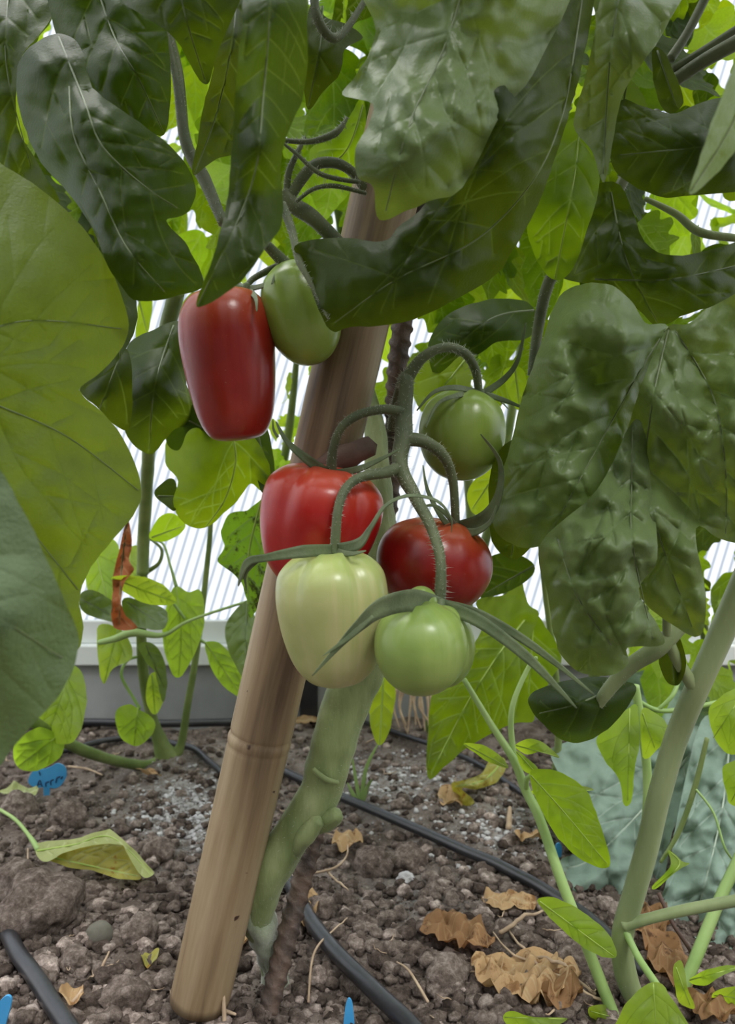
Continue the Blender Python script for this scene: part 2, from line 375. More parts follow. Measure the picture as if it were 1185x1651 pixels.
# soil
m, t = newmat('soil'); tc = nn(t, 'ShaderNodeTexCoord'); co = tc.outputs['Object']
a = ramp(t, ntex(t, 22, 8, .7, co), [(.30, (.075, .057, .047)), (.5, (.24, .19, .16)), (.70, (.54, .46, .41))])
b = ramp(t, ntex(t, 260, 4, .6, co), [(.55, (0, 0, 0)), (.70, (1, 1, 1))])
c1 = mixc(t, b, a, (.46, .39, .34))
at = nn(t, 'ShaderNodeAttribute', attribute_name='pale')
nz = ramp(t, ntex(t, 160, 5, .7, co), [(.38, (0, 0, 0)), (.58, (1, 1, 1))])
pm = nn(t, 'ShaderNodeMath', operation='MULTIPLY'); t.links.new(at.outputs['Fac'], pm.inputs[0]); t.links.new(nz, pm.inputs[1])
c1 = mixc(t, pm.outputs[0], c1, (.66, .65, .63))
pr = nn(t, 'ShaderNodeBsdfPrincipled'); t.links.new(c1, pr.inputs['Base Color']); pr.inputs['Roughness'].default_value = .95; pr.inputs['Specular IOR Level'].default_value = .15
bp = nn(t, 'ShaderNodeBump'); bp.inputs['Strength'].default_value = 1; bp.inputs['Distance'].default_value = .007; t.links.new(ntex(t, 330, 6, .7, co), bp.inputs['Height']); t.links.new(bp.outputs[0], pr.inputs['Normal'])
o = nn(t, 'ShaderNodeOutputMaterial'); t.links.new(pr.outputs[0], o.inputs[0]); M['soil'] = m
# bamboo: colour along the fibres
def bamboo_mat():
    m, t = newmat('bamboo'); tc = nn(t, 'ShaderNodeTexCoord'); mp = nn(t, 'ShaderNodeMapping'); mp.inputs['Scale'].default_value = (1, 1, .06)
    t.links.new(tc.outputs['Object'], mp.inputs[0])
    a = ramp(t, ntex(t, 70, 5, .6, mp.outputs[0]), [(.32, (.095, .058, .032)), (.5, (.27, .19, .105)), (.70, (.42, .33, .20))])
    b = ramp(t, ntex(t, 14, 4, .6, tc.outputs['Object']), [(.4, (0, 0, 0)), (.65, (1, 1, 1))])
    c = mixc(t, b, a, (.22, .145, .095)); c = mixc(t, .35, a, c)
    s = ramp(t, ntex(t, 120, 2, .5, tc.outputs['Object']), [(.74, (0, 0, 0)), (.77, (1, 1, 1))])
    c = mixc(t, s, c, (.05, .025, .015))
    pr = nn(t, 'ShaderNodeBsdfPrincipled'); t.links.new(c, pr.inputs['Base Color']); pr.inputs['Roughness'].default_value = .5
    bp = nn(t, 'ShaderNodeBump'); bp.inputs['Strength'].default_value = .35; bp.inputs['Distance'].default_value = .0006
    t.links.new(ntex(t, 260, 4, .6, mp.outputs[0]), bp.inputs['Height']); t.links.new(bp.outputs[0], pr.inputs['Normal'])
    o = nn(t, 'ShaderNodeOutputMaterial'); t.links.new(pr.outputs[0], o.inputs[0]); return m
M['bamboo'] = bamboo_mat()
def tomat(name, low, mid, high, streak, streak_amt, top=None, topamt=.8, rough=.28):
    m, t = newmat(name); tc = nn(t, 'ShaderNodeTexCoord')
    ax = nn(t, 'ShaderNodeAttribute', attribute_name='along'); an = nn(t, 'ShaderNodeAttribute', attribute_name='angle')
    cb = nn(t, 'ShaderNodeCombineXYZ'); t.links.new(an.outputs['Fac'], cb.inputs[0]); mm = nn(t, 'ShaderNodeMath', operation='MULTIPLY'); mm.inputs[1].default_value = .25
    t.links.new(ax.outputs['Fac'], mm.inputs[0]); t.links.new(mm.outputs[0], cb.inputs[1])
    a = ramp(t, ntex(t, 35, 3, .5, tc.outputs['Object']), [(.3, low), (.55, mid), (.75, high)])
    s = ramp(t, ntex(t, 1.6, 3, .5, cb.outputs[0]), [(.40, (0, 0, 0)), (.75, (1, 1, 1))])
    sm = nn(t, 'ShaderNodeMath', operation='MULTIPLY'); sm.inputs[1].default_value = streak_amt; t.links.new(s, sm.inputs[0])
    c = mixc(t, sm.outputs[0], a, streak)
    if top:
        tp = ramp(t, ax.outputs['Fac'], [(.70, (0, 0, 0)), (1.0, (1, 1, 1))]); tm = nn(t, 'ShaderNodeMath', operation='MULTIPLY'); tm.inputs[1].default_value = topamt
        t.links.new(tp, tm.inputs[0]); c = mixc(t, tm.outputs[0], c, top)
    sp = ramp(t, ntex(t, 900, 2, .5, tc.outputs['Object']), [(.70, (0, 0, 0)), (.78, (1, 1, 1))])
    spm = nn(t, 'ShaderNodeMath', operation='MULTIPLY'); spm.inputs[1].default_value = .12; t.links.new(sp, spm.inputs[0])
    c = mixc(t, spm.outputs[0], c, (.75, .75, .5))
    pr = nn(t, 'ShaderNodeBsdfPrincipled'); t.links.new(c, pr.inputs['Base Color']); pr.inputs['Roughness'].default_value = rough
    pr.inputs['Subsurface Weight'].default_value = .12; pr.inputs['Subsurface Radius'].default_value = (.6, .5, .2); pr.inputs['Subsurface Scale'].default_value = .006
    bp = nn(t, 'ShaderNodeBump'); bp.inputs['Strength'].default_value = .12; bp.inputs['Distance'].default_value = .0005
    t.links.new(ntex(t, 400, 3, .6, tc.outputs['Object']), bp.inputs['Height']); t.links.new(bp.outputs[0], pr.inputs['Normal'])
    o = nn(t, 'ShaderNodeOutputMaterial'); t.links.new(pr.outputs[0], o.inputs[0]); return m

# ------------------------------------------------------------------ setting: soil, greenhouse wall
def clump(x, y):
    v = Vector((x, y, 0)); h = 0
    h += .010*noise.noise(v*7)+.0075*noise.noise(v*19+Vector((4, 1, 0)))
    d, _ = noise.voronoi(v*60+Vector((noise.noise(v*30), noise.noise(v*30+Vector((9, 0, 0))), 0))*.8); h += .0050*(.45-min(d[0], .9))
    d, _ = noise.voronoi(v*150); h += .0022*(.4-min(d[0], .9))
    h += .0014*noise.noise(v*260)
    return h
gy = np.geomspace(.27, 1.10, 470); V = []; pale = []
NX = 500
for y in gy:
    for i in range(NX):
        x = (i/(NX-1)-.5)*2*(.72*y+.10)
        V.append((x, y, clump(x, y)))
        px = 592.5+x/y*F; py = 825.5+H/y*F
        p = max(math.exp(-((px-310)/95)**2-((py-1310)/70)**2), .6*math.exp(-((px-640)/120)**2-((py-1265)/50)**2), .5*math.exp(-((px-800)/110)**2-((py-1330)/60)**2), .35*math.exp(-((px-660)/90)**2-((py-1440)/60)**2))
        pale.append(p)
Fc = [(j*NX+i, j*NX+i+1, (j+1)*NX+i+1, (j+1)*NX+i) for j in range(len(gy)-1) for i in range(NX-1)]
floor = mk('floor', V, Fc, M['soil'], loc=(0, 0, 0), attr={'pale': pale}); floor['kind'] = 'structure'
# plain outer soil so the bed goes on beyond the picture
V = []; Fc = []; xs = np.linspace(-2.4, 2.4, 90); ys = np.linspace(-.6, 1.35, 50)
for y in ys:
    for x in xs: V.append((x, y, -.016+.01*noise.noise(Vector((x, y, 5))*9)))
for j in range(len(ys)-1):
    for i in range(len(xs)-1): Fc.append((j*90+i, j*90+i+1, (j+1)*90+i+1, (j+1)*90+i))
o = mk('floor', V, Fc, M['soil'], loc=(0, 0, -.02), attr={'pale': np.zeros(len(V))}); o['kind'] = 'structure'
def boxgeo(x0, x1, y0, y1, z0, z1, rot=None):
    V = [(x, y, z) for x in (x0, x1) for y in (y0, y1) for z in (z0, z1)]
    return V, [(0, 1, 3, 2), (4, 6, 7, 5), (0, 4, 5, 1), (2, 3, 7, 6), (0, 2, 6, 4), (1, 5, 7, 3)]
def struct(name, geo, mat, bev=.002):
    o = mk(name, geo[0], geo[1], mat, smooth=False); o['kind'] = 'structure'
    if bev: b = o.modifiers.new('b', 'BEVEL'); b.width = bev; b.segments = 2
    return o
WY = 1.03
struct('baseboard_back', boxgeo(-2.3, 2.3, WY, WY+.03, -.05, .078), M['kick'])
struct('trim_1', boxgeo(-2.3, 2.3, WY-.012, WY+.035, .0775, .104), M['white'])
struct('trim_2', boxgeo(-2.3, 2.3, WY+.004, WY+.03, .104, .135), M['white'])
for k, px in enumerate((498, 1235)):
    x = (px-592.5)/F*WY; struct('trim_%d' % (3+k), boxgeo(x-.012, x+.012, WY-.006, WY+.03, -.02, .0772), M['hose'])
s = struct('window_1', boxgeo(-2.3, 2.3, WY+.012, WY+.0135, .135, 2.2), M['sheet'], bev=0)
for k, x in enumerate((-1.55, .62)): struct('trim_%d' % (5+k), boxgeo(x-.02, x+.02, WY-.01, WY+.03, .135, 2.2), M['white'])

# crumbs and clods
def ico(sub=2):
    import bmesh
    bm = bmesh.new(); bmesh.ops.create_icosphere(bm, subdivisions=sub, radius=1); v = np.array([tuple(x.co) for x in bm.verts]); f = np.array([[q.index for q in x.verts] for x in bm.faces]); bm.free(); return v, f
iv, fi = ico(2); lumps = []
for k in range(6):
    lumps.append(np.array([q*np.array([1.15, .95, .85])*(1+.55*noise.noise(Vector(q)*1.6+Vector((k*7, 0, 0)))+.34*noise.noise(Vector(q)*3.5+Vector((0, k*7, 0)))) for q in iv]))
TN = []
def scatter(n, smin, smax, seed, pw=2.4, paleonly=False):
    rs = random.Random(seed); VV = []; FF = []; b = 0; TN.clear()
    for _ in range(n):
        if paleonly: px, py = rs.choice([(310, 1310), (310, 1310), (640, 1265), (800, 1330)]); px += rs.gauss(0, 60); py += rs.gauss(0, 32)
        else: px = rs.uniform(-260, 1445); py = rs.uniform(1168, 1860)
        d = H*F/(py-825.5); x = (px-592.5)/F*d; s = smin+(smax-smin)*rs.random()**pw
        if d > 1.01: continue
        R = np.array(Matrix.Rotation(rs.uniform(0, 6.3), 3, Vector((rs.gauss(0, 1), rs.gauss(0, 1), rs.gauss(0, 1))).normalized()))
        TN.append(rs.random()); v = lumps[rs.randrange(6)]@R.T*np.array([1, 1, .8])*s+np.array([x, d, clump(x, d)+s*.3])
        VV.append(v); FF.append(fi+b); b += len(v)
    return np.concatenate(VV), np.concatenate(FF)
v, f = scatter(22000, .0005, .0064, 3, 3.8); tag(mk('soil_crumbs', v, f, M['clod'], loc=(0, .6, 0), attr={'tone': np.repeat(np.array(TN), len(iv))}), 'loose brown crumbs of dry soil covering the bed', 'soil', kind='stuff')
v, f = scatter(1500, .0006, .0028, 5, 2, True); tag(mk('white_granules', v, f, M['wht'], loc=(0, .6, 0)), 'whitish grey granules sprinkled on the soil between the stems', 'granules', kind='stuff')
iv3, fi3 = ico(4)
def clod(px, py, wpx, label, mat='clod', am=.3, name='soil_clod', group='large clods of soil lying loose on the bed', flat=.8):
    g = G(px, py); r = wpx/2*g.y/F; k = random.uniform(0, 60)
    v = [Vector(q)*(1+am*noise.noise(Vector(q)*1.3+Vector((k, 0, 0)))+am*.5*noise.noise(Vector(q)*3.5+Vector((k, 5, 0)))+am*.22*noise.noise(Vector(q)*9+Vector((k, 5, 0)))) for q in iv3]
    v = [(q.x*r+g.x, q.y*r+g.y, q.z*r*flat+clump(g.x, g.y)+r*.4) for q in v]
    o = mk(name, v, fi3, M[mat], attr={'tone': [random.uniform(.45, .75)]*len(v)}); tag(o, label, 'clod' if mat == 'clod' else 'stone', group if mat == 'clod' else None)
for px, py, wp, lb_ in [(60, 1500, 130, 'biggest brown soil clod, near the left edge above the hose'), (20, 1440, 90, 'large brown soil clod at the left edge below the wilted leaf'), (150, 1450, 40, 'small brown clod just below the wilted leaf'),
        (225, 1515, 62, 'round brown clod touching the right side of the grey-green pebble'), (120, 1565, 50, 'brown clod below and left of the grey-green pebble'), (200, 1620, 70, 'large crumbly clod at the bottom between hose and bamboo foot'),
        (270, 1590, 40, 'small clod against the left side of the bamboo foot'), (110, 1335, 60, 'dark clod just behind the wilted folded leaf'), (30, 1310, 60, 'brown clod at the left edge below the blue label'), (255, 1385, 50, 'brown clod at the tip of the wilted leaf'),
        (600, 1400, 62, 'rough clod right of the stem below the diagonal hose'), (660, 1385, 60, 'dark rough clod under the middle of the diagonal hose'), (575, 1580, 56, 'clod lying right beside the thick hose near the bottom'), (720, 1590, 70, 'large clod at the bottom below the brown crumpled leaf'),
        (930, 1560, 60, 'brown clod between the slender stem and the smooth stem'), (520, 1480, 44, 'small clod beside the upper end of the thick hose')]:
    clod(px, py, wp, lb_, group='large soil clods on the bed')
clod(160, 1525, 42, 'smooth oval grey-green pebble among the clods left of the bamboo stake', 'peb', .06, 'pebble', None, 1.1)
clod(352, 1370, 46, 'pale whitish chalky lump beside the left edge of the bamboo stake', 'wht', .3, 'chalky_lump', None)
clod(655, 1420, 30, 'small white speckled chalky lump on the soil right of the stem', 'wht', .4, 'chalky_lump', None)

# ------------------------------------------------------------------ bamboo stake, steel bar, hoses
def bamboo():
    a = P(322, 1612, .434); b = P(668, 110, .405); L = (b-a).length; dr = (b-a)/L
    n = 90; seg = 40; T, N, B = frames(np.array([a, b])); N = N[0]; B = B[0]; V = []; Fc = []
    nodes = [(P(432, 1192, .43)-a).dot(dr), (P(590, 430, .41)-a).dot(dr)]
    for i in range(n+1):
        s = L*i/n
        for nd in nodes:
            if abs(s-nd) < L/n*1.5: pass
    ss = sorted(set([L*i/n for i in range(n+1)]+[nd+k*.0012 for nd in nodes for k in range(-7, 8)]))
    for s in ss:
        r = .0168+.0016*s/L
        for nd in nodes:
            u = (s-nd)/.0022; r += .0004*math.exp(-u*u)-.0005*math.exp(-((s-nd-.0035)/.0010)**2)-.0003*math.exp(-((s-nd+.0035)/.0010)**2)
        for k in range(seg):
            an = 2*math.pi*k/seg; rr = r*(1+.02*math.cos(2*an+1)+.006*noise.noise(Vector((math.cos(an)*3, math.sin(an)*3, s*20))))
            V.append(np.array(a)+np.array(dr)*s+(N*math.cos(an)+B*math.sin(an))*rr)
    m = len(ss)
    for i in range(m-1):
        for k in range(seg): k2 = (k+1) % seg; Fc.append((i*seg+k, i*seg+k2, (i+1)*seg+k2, (i+1)*seg+k))
    for idx, s in ((0, 1), (m-1, -1)):
        c = len(V); V.append(np.mean(V[idx*seg:(idx+1)*seg], axis=0)); 
        for k in range(seg): Fc.append((c, idx*seg+(k+1) % seg, idx*seg+k) if s > 0 else (c, idx*seg+k, idx*seg+(k+1) % seg))
    V = np.array(V); base = np.array(a)
    # local z along the cane so the fibres follow it
    R = np.stack([N, B, np.array(dr)], 1)
    o = mk('bamboo_stake', (V-base)@R, Fc, M['bamboo'], loc=(0, 0, 0)); o.matrix_world = Matrix.Translation(a) @ Matrix([list(r)+[0] for r in R]+[[0, 0, 0, 1]])
    return tag(o, 'thick tan bamboo stake leaning through the middle, pushed into the soil', 'stake')
bamboo()
def rebar():
    q = pxline([(424, 1662, .430), (462, 1515, .444), (500, 1370, .460), (570, 1100, .478), (626, 815, .485), (642, 580, .46), (662, 440, .45), (690, 225, .44)], 90)
    T, N, B = frames(q); n = len(q); seg = 18; V = []; Fc = []; s = 0
    for i in range(n):
        if i: s += np.linalg.norm(q[i]-q[i-1])
        for k in range(seg):
            an = 2*math.pi*k/seg; ph = (s/.0085+(an if an < math.pi else an-math.pi)/math.pi*.9) % 1
            rib = math.exp(-((ph-.5)/.16)**2)*abs(math.sin(an))**.5
            r = .0056+.0013*rib+(.0007 if min(an, abs(an-math.pi), 2*math.pi-an) < .2 else 0)
            V.append(q[i]+(N[i]*math.cos(an)+B[i]*math.sin(an))*r)
    for i in range(n-1):
        for k in range(seg): k2 = (k+1) % seg; Fc.append((i*seg+k, i*seg+k2, (i+1)*seg+k2, (i+1)*seg+k))
    o = mk('steel_bar', V, Fc, M['rebar'], loc=q[0])
    tag(o, 'thin rusty ribbed steel bar pushed into the soil beside the tomato stem', 'rod')
rebar()
def hose(pts, wid, label):
    q = catmull([tuple(G(x, y))[:2]+(wid*.5+up,) for x, y, up in pts], 10)
    q[:, 2] += [max(0, clump(a, b))*.6 for a, b, _ in q]
    for _ in range(3): q[1:-1, 2] = (q[:-2, 2]+q[1:-1, 2]+q[2:, 2])/3
    V, Fc = tube_geo(q, [wid/2], 16); o = mk('irrigation_hose', V, Fc, M['hose']); tag(o, label, 'hose')
hose([(430, 1375, .0), (455, 1425, .002), (497, 1500, .004), (540, 1560, .005), (600, 1625, .006), (680, 1710, .006), (800, 1860, .005), (900, 2100, .004)], .010, 'thick black irrigation hose running from the steel bar to the bottom edge')
hose([(-700, 1200, 0), (-400, 1240, .003), (-150, 1340, .003), (-20, 1480, .003), (30, 1570, .004), (70, 1625, .004), (120, 1700, .004), (200, 1850, .004)], .010, 'black irrigation hose across the bottom left corner')
hose([(420, 1235, .002), (500, 1275, .003), (600, 1320, .004), (700, 1365, .004), (800, 1410, .003), (900, 1462, .002), (960, 1500, 0), (1040, 1580, 0)], .0085, 'black irrigation hose crossing the soil diagonally right of the main stem')
hose([(60, 1225, 0), (110, 1218, .003), (180, 1206, .004), (250, 1204, .004), (310, 1222, .004), (360, 1258, .003), (410, 1320, .001), (440, 1375, 0)], .007, 'thin black irrigation hose curving around the pepper plant base')
hose([(560, 1160, 0), (640, 1188, .002), (740, 1225, .002), (820, 1270, .001), (900, 1330, 0), (930, 1380, 0)], .006, 'thinnest black hose in the back, behind the yellowed leaf')
hose([(-40, 1182, .003), (100, 1176, .004), (250, 1178, .004), (380, 1176, .004), (470, 1174, .0)], .010, 'black irrigation hose lying along the foot of the grey board')

# ------------------------------------------------------------------ tomatoes
def tomato(px, py, d, wpx, hpx, prof, mat, label, name='tomato', lobes=5, lamp=.05, tilt=(0, 0), ph=0.0, sx=1.0, sz=1.0):
    c = P(px, py, d); R = wpx/2*d/F; hh = hpx/2*d/F
    rows = 60; seg = 72; pr = catmull(prof, 12); acc = np.concatenate([[0], np.cumsum(np.linalg.norm(np.diff(pr, axis=0), axis=1))]); ss = np.linspace(0, acc[-1], rows)
    pz = np.interp(ss, acc, pr[:, 0]); prr = np.interp(ss, acc, pr[:, 1]); V = []; al = []; an_ = []
    Rm = Matrix.Rotation(math.radians(tilt[0]), 3, 'Y') @ Matrix.Rotation(math.radians(tilt[1]), 3, 'X')
    for i in range(rows):
        for k in range(seg):
            a = 2*math.pi*k/seg; top = max(0, pz[i]) ; g = lamp*(.35+.9*top**1.5)
            m = 1-g*(1-abs(math.cos(lobes*(a+ph)/2)))**1.6+.02*noise.noise(Vector((math.cos(a)*1.3, math.sin(a)*1.3, pz[i]*1.3+px)))
            x = R*prr[i]*m*math.cos(a); y = R*prr[i]*m*math.sin(a)*sz; z = hh*pz[i]
            V.append(np.array(c)+np.array(Rm @ Vector((x, y, z)))); al.append((pz[i]+1)/2); an_.append(math.cos(a)*2+math.sin(a)*3.1)
    Fc = [(i*seg+k, i*seg+(k+1) % seg, (i+1)*seg+(k+1) % seg, (i+1)*seg+k) for i in range(rows-1) for k in range(seg)]
    for i, rv in ((0, True), (rows-1, False)):
        ci = len(V); V.append(np.mean(V[i*seg:(i+1)*seg], axis=0)); al.append(al[i*seg]); an_.append(0)
        for k in range(seg): Fc.append((ci, i*seg+(k+1) % seg, i*seg+k) if rv else (ci, i*seg+k, i*seg+(k+1) % seg))
    e = thing(name, label, 'tomato', c-Vector((0, 0, hh)))
    fr = mk('fruit', V, Fc, mat, e, attr={'along': al, 'angle': an_}); return e
PLUM = [(-1, 0), (-.99, .22), (-.90, .50), (-.65, .74), (-.25, .90), (.15, .985), (.45, 1), (.72, .93), (.92, .70), (1.0, .42), (.99, .2), (.93, 0)]
LONG = [(-1, 0), (-.995, .3), (-.93, .58), (-.70, .78), (-.35, .90), (.1, .98), (.45, 1), (.72, .93), (.92, .72), (1.0, .42), (.99, .2), (.93, 0)]
RND = [(-1, 0), (-.98, .25), (-.85, .55), (-.55, .84), (-.1, 1), (.35, .98), (.7, .82), (.92, .52), (1.0, .28), (.98, .14), (.93, 0)]
def sepal(pts, wid, parent, cup=.25, name='sepal', mat='sepal', tw=0.0):
    """narrow folded ribbon with thickness, pointed at the end"""
    q = pxline(pts, 8); T, N, B = frames(q); n = len(q); dm = pts[0][2]; V = []; Fc = []
    ws = np.interp(np.linspace(0, 1, n), np.linspace(0, 1, len(wid)), wid)
    for i in range(n):
        w2 = ws[i]/2*dm/F; th = min(.0006, w2*.5); a = tw*i/n
        b = B[i]*math.cos(a)+N[i]*math.sin(a); nn_ = N[i]*math.cos(a)-B[i]*math.sin(a)
        for u, s in ((-1, 1), (-.5, 1), (0, 1), (.5, 1), (1, 1), (1, -1), (.5, -1), (0, -1), (-.5, -1), (-1, -1)):
            V.append(q[i]+b*u*w2+nn_*(cup*w2*(1-u*u)*-1+th*s*(1-.6*abs(u))))
    for i in range(n-1):
        for k in range(10): k2 = (k+1) % 10; Fc.append((i*10+k, i*10+k2, (i+1)*10+k2, (i+1)*10+k))
    Fc.append(tuple(range(9, -1, -1))); Fc.append(tuple((n-1)*10+k for k in range(10)))
    hv, hf = tube_geo(q, [ws[0]*.35*dm/F, .0001], 4, hairs=int(n*1.5), hl=.0014)
    return (V, Fc)
def calyx(parent, sepals, hub):
    v, f = tgeo(hub[0], hub[1], n=6, seg=14); c = mk('calyx', v, f, M['sepal'], parent)
    for q in sepals:
        v, f = sepal(q[0], q[1], parent, *(q[2:] or ())); mk('sepal', v, f, M['sepal'], c)
    return c
def pedicel(parent, pts, w, hairs=60, knuckle=None):
    return tube('stalk', pts, w, M['stem'], parent, hairs=hairs, hl=.0016, seg=12, bump=.08)
red1 = tomat('red_skin_dark', (.19, .008, .006), (.26, .012, .008), (.33, .022, .012), (.32, .05, .02), .2, (.55, .14, .05), .5)
red2 = tomat('red_skin', (.30, .006, .006), (.40, .010, .010), (.47, .02, .016), (.55, .05, .03), .2, (.62, .12, .05), .5)
red3 = tomat('red_skin_orange_shoulder', (.19, .007, .006), (.25, .010, .008), (.31, .018, .012), (.36, .05, .02), .2, (.42, .11, .03), .6)
gr1 = tomat('green_skin', (.17, .25, .035), (.23, .33, .055), (.30, .40, .08), (.29, .37, .09), .3, (.15, .24, .03), .5)
gr2 = tomat('green_skin_light', (.18, .27, .06), (.24, .34, .08), (.31, .41, .11), (.37, .44, .14), .3, (.17, .26, .05), .4)
pale = tomat('pale_ripening_skin', (.34, .38, .13), (.43, .45, .185), (.52, .52, .25), (.62, .52, .30), .5, (.30, .44, .09), .6)
tA = tomato(371, 590, .385, 152, 240, LONG, red1, 'long dark red tomato hanging at upper left, separate from the cluster', tilt=(-6, 4), lamp=.03)
calyx(tA, [([(398, 466, .385), (430, 458, .375), (470, 432, .37)], [10, 8, 2]), ([(396, 466, .385), (375, 462, .372), (350, 476, .362)], [9, 8, 2]), ([(400, 466, .385), (412, 480, .366), (414, 502, .36)], [9, 9, 5, 2]), ([(398, 466, .388), (380, 455, .40), (362, 440, .41)], [9, 7, 2])], ([(397, 474, .385), (398, 458, .385)], [16, 12]))
pedicel(tA, [(397, 466, .385), (405, 452, .388), (425, 440, .39), (450, 428, .392)], [9, 10, 12])
tB = tomato(487, 506, .385, 125, 166, RND, gr1, 'dark green unripe tomato behind the leaf, touching the long red tomato', tilt=(-14, 4), lobes=4, lamp=.03)
calyx(tB, [([(468, 432, .385), (490, 438, .372), (505, 460, .365)], [9, 8, 2]), ([(466, 432, .385), (448, 440, .373), (438, 458, .368)], [9, 8, 2])], ([(468, 436, .385), (466, 424, .385)], [14, 11]))
pedicel(tB, [(467, 430, .385), (455, 415, .386), (440, 405, .388), (424, 394, .39)], [11, 13, 11])
tC = tomato(744, 702, .425, 138, 146, RND, gr1, 'round green tomato highest in the main cluster, at its right', lobes=6, lamp=.035, tilt=(4, 3))
calyx(tC, [([(778, 634, .425), (735, 625, .405), (700, 632, .398), (672, 662, .395)], [9, 9, 6, 2]), ([(770, 634, .425), (735, 638, .402), (705, 652, .395), (686, 690, .39)], [9, 7, 5, 2]), ([(780, 634, .425), (812, 612, .425), (835, 580, .42), (848, 520, .415)], [12, 10, 7, 2]), ([(782, 636, .425), (812, 645, .418), (850, 660, .415)], [10, 8, 2]), ([(778, 634, .428), (800, 640, .45), (820, 660, .46)], [9, 8, 2])], ([(774, 640, .422), (774, 628, .422)], [16, 13]))
tD = tomato(513, 852, .388, 196, 200, PLUM, red2, 'bright red ribbed tomato at the left of the cluster above the pale one', lobes=5, lamp=.15, tilt=(11, 8), ph=.25)
calyx(tD, [([(530, 764, .388), (497, 742, .37), (463, 712, .365), (445, 680, .366)], [17, 15, 8, 2], .4), ([(448, 705, .365), (441, 692, .365), (440, 676, .364)], [5, 4, 1]), ([(530, 764, .388), (575, 757, .374), (610, 742, .37), (645, 724, .366)], [12, 11, 7, 2]), ([(530, 766, .388), (530, 772, .368), (515, 785, .358)], [10, 8, 2]), ([(532, 762, .39), (560, 768, .402), (590, 760, .41)], [9, 8, 2])], ([(531, 770, .388), (533, 756, .388)], [20, 14]))
tE = tomato(700, 912, .402, 186, 150, RND, red3, 'dark red tomato at the right of the cluster behind the green one', lobes=5, lamp=.06, tilt=(10, 4), ph=.7)
calyx(tE, [([(735, 852, .40), (778, 838, .385), (803, 800, .378), (806, 745, .375), (775, 700, .372)], [22, 24, 14, 8, 2], .35), ([(735, 852, .40), (715, 838, .385), (690, 792, .378), (682, 750, .376)], [12, 10, 7, 2]), ([(735, 852, .40), (725, 835, .382), (700, 815, .376), (672, 820, .374)], [9, 8, 5, 2]), ([(737, 854, .40), (765, 858, .385), (790, 842, .378), (800, 815, .376)], [12, 14, 10, 2])], ([(735, 860, .40), (735, 845, .40)], [20, 15]))
tF = tomato(538, 998, .352, 182, 218, PLUM, pale, 'pale green tomato turning yellow at the bottom left of the cluster', lobes=5, lamp=.17, tilt=(-3, 5), ph=.35)
calyx(tF, [([(540, 886, .352), (490, 889, .334), (430, 899, .33), (398, 908, .333), (384, 945, .338)], [17, 20, 12, 13, 2], .3), ([(415, 903, .332), (396, 925, .336), (398, 955, .34)], [9, 6, 1]), ([(540, 886, .352), (578, 877, .336), (598, 850, .331), (622, 815, .329), (660, 799, .329), (705, 808, .331), (727, 835, .336), (728, 858, .342)], [19, 18, 9, 6, 6, 6, 5, 2], .3), ([(541, 888, .352), (565, 893, .336), (590, 888, .332)], [10, 8, 2])], ([(539, 892, .352), (539, 878, .352)], [20, 16]))
# front green tomato is a double fruit: two lobes grown together
tG = tomato(678, 1046, .33, 148, 148, RND, gr2, 'light green tomato lowest and nearest in the cluster, with a cracked skin', lobes=4, lamp=.03, tilt=(-4, 5))
c = P(716, 1042, .34); ivv, ff = iv3, fi3
mk('side_lobe', [(q[0]*.0135+c.x, q[1]*.0155+c.y, q[2]*.0180+c.z) for q in ivv], ff, gr2, tG, attr={'along': [.5]*len(ivv), 'angle': [q[0] for q in ivv]})
c = P(679, 972, .342); mk('top_lobe', [(q[0]*.0072+c.x, q[1]*.008+c.y, q[2]*.0075+c.z) for q in ivv], ff, gr2, tG, attr={'along': [.5]*len(ivv), 'angle': [q[0] for q in ivv]})
def crack(pts): return tgeo([(x, y, tG_d(x, y)) for x, y in pts], [1.6, 2, 1], n=4, seg=5)
def tG_d(x, y):
    r = 74*.33/F; dx = (x-678)*.33/F; dz = (y-1046)*.33/F; return .33-math.sqrt(max(0, (r*.985)**2-dx*dx-dz*dz))-.0001
v, f = join([crack([(690, 1078), (682, 1066), (690, 1055), (694, 1042)]), crack([(686, 1061), (698, 1066), (706, 1074)]), crack([(692, 1050), (702, 1046), (708, 1038)])]); mk('skin_crack', v, f, M['stem'], tG)
calyx(tG, [([(708, 978, .345), (665, 968, .318), (615, 980, .306), (580, 1008, .303), (548, 1040, .302), (503, 1090, .30)], [30, 34, 32, 20, 10, 1.5], .3), ([(600, 992, .305), (565, 1025, .302), (520, 1058, .300)], [10, 9, 1]), ([(712, 978, .345), (770, 1000, .325), (850, 1060, .31), (930, 1142, .30)], [24, 20, 15, 1.5], .3), ([(716, 976, .345), (775, 992, .328), (860, 1042, .315), (958, 1120, .305)], [20, 16, 12, 1.5], .3), ([(710, 980, .345), (740, 985, .36), (775, 1010, .37)], [18, 14, 2])], ([(708, 986, .344), (709, 968, .346)], [26, 20]))

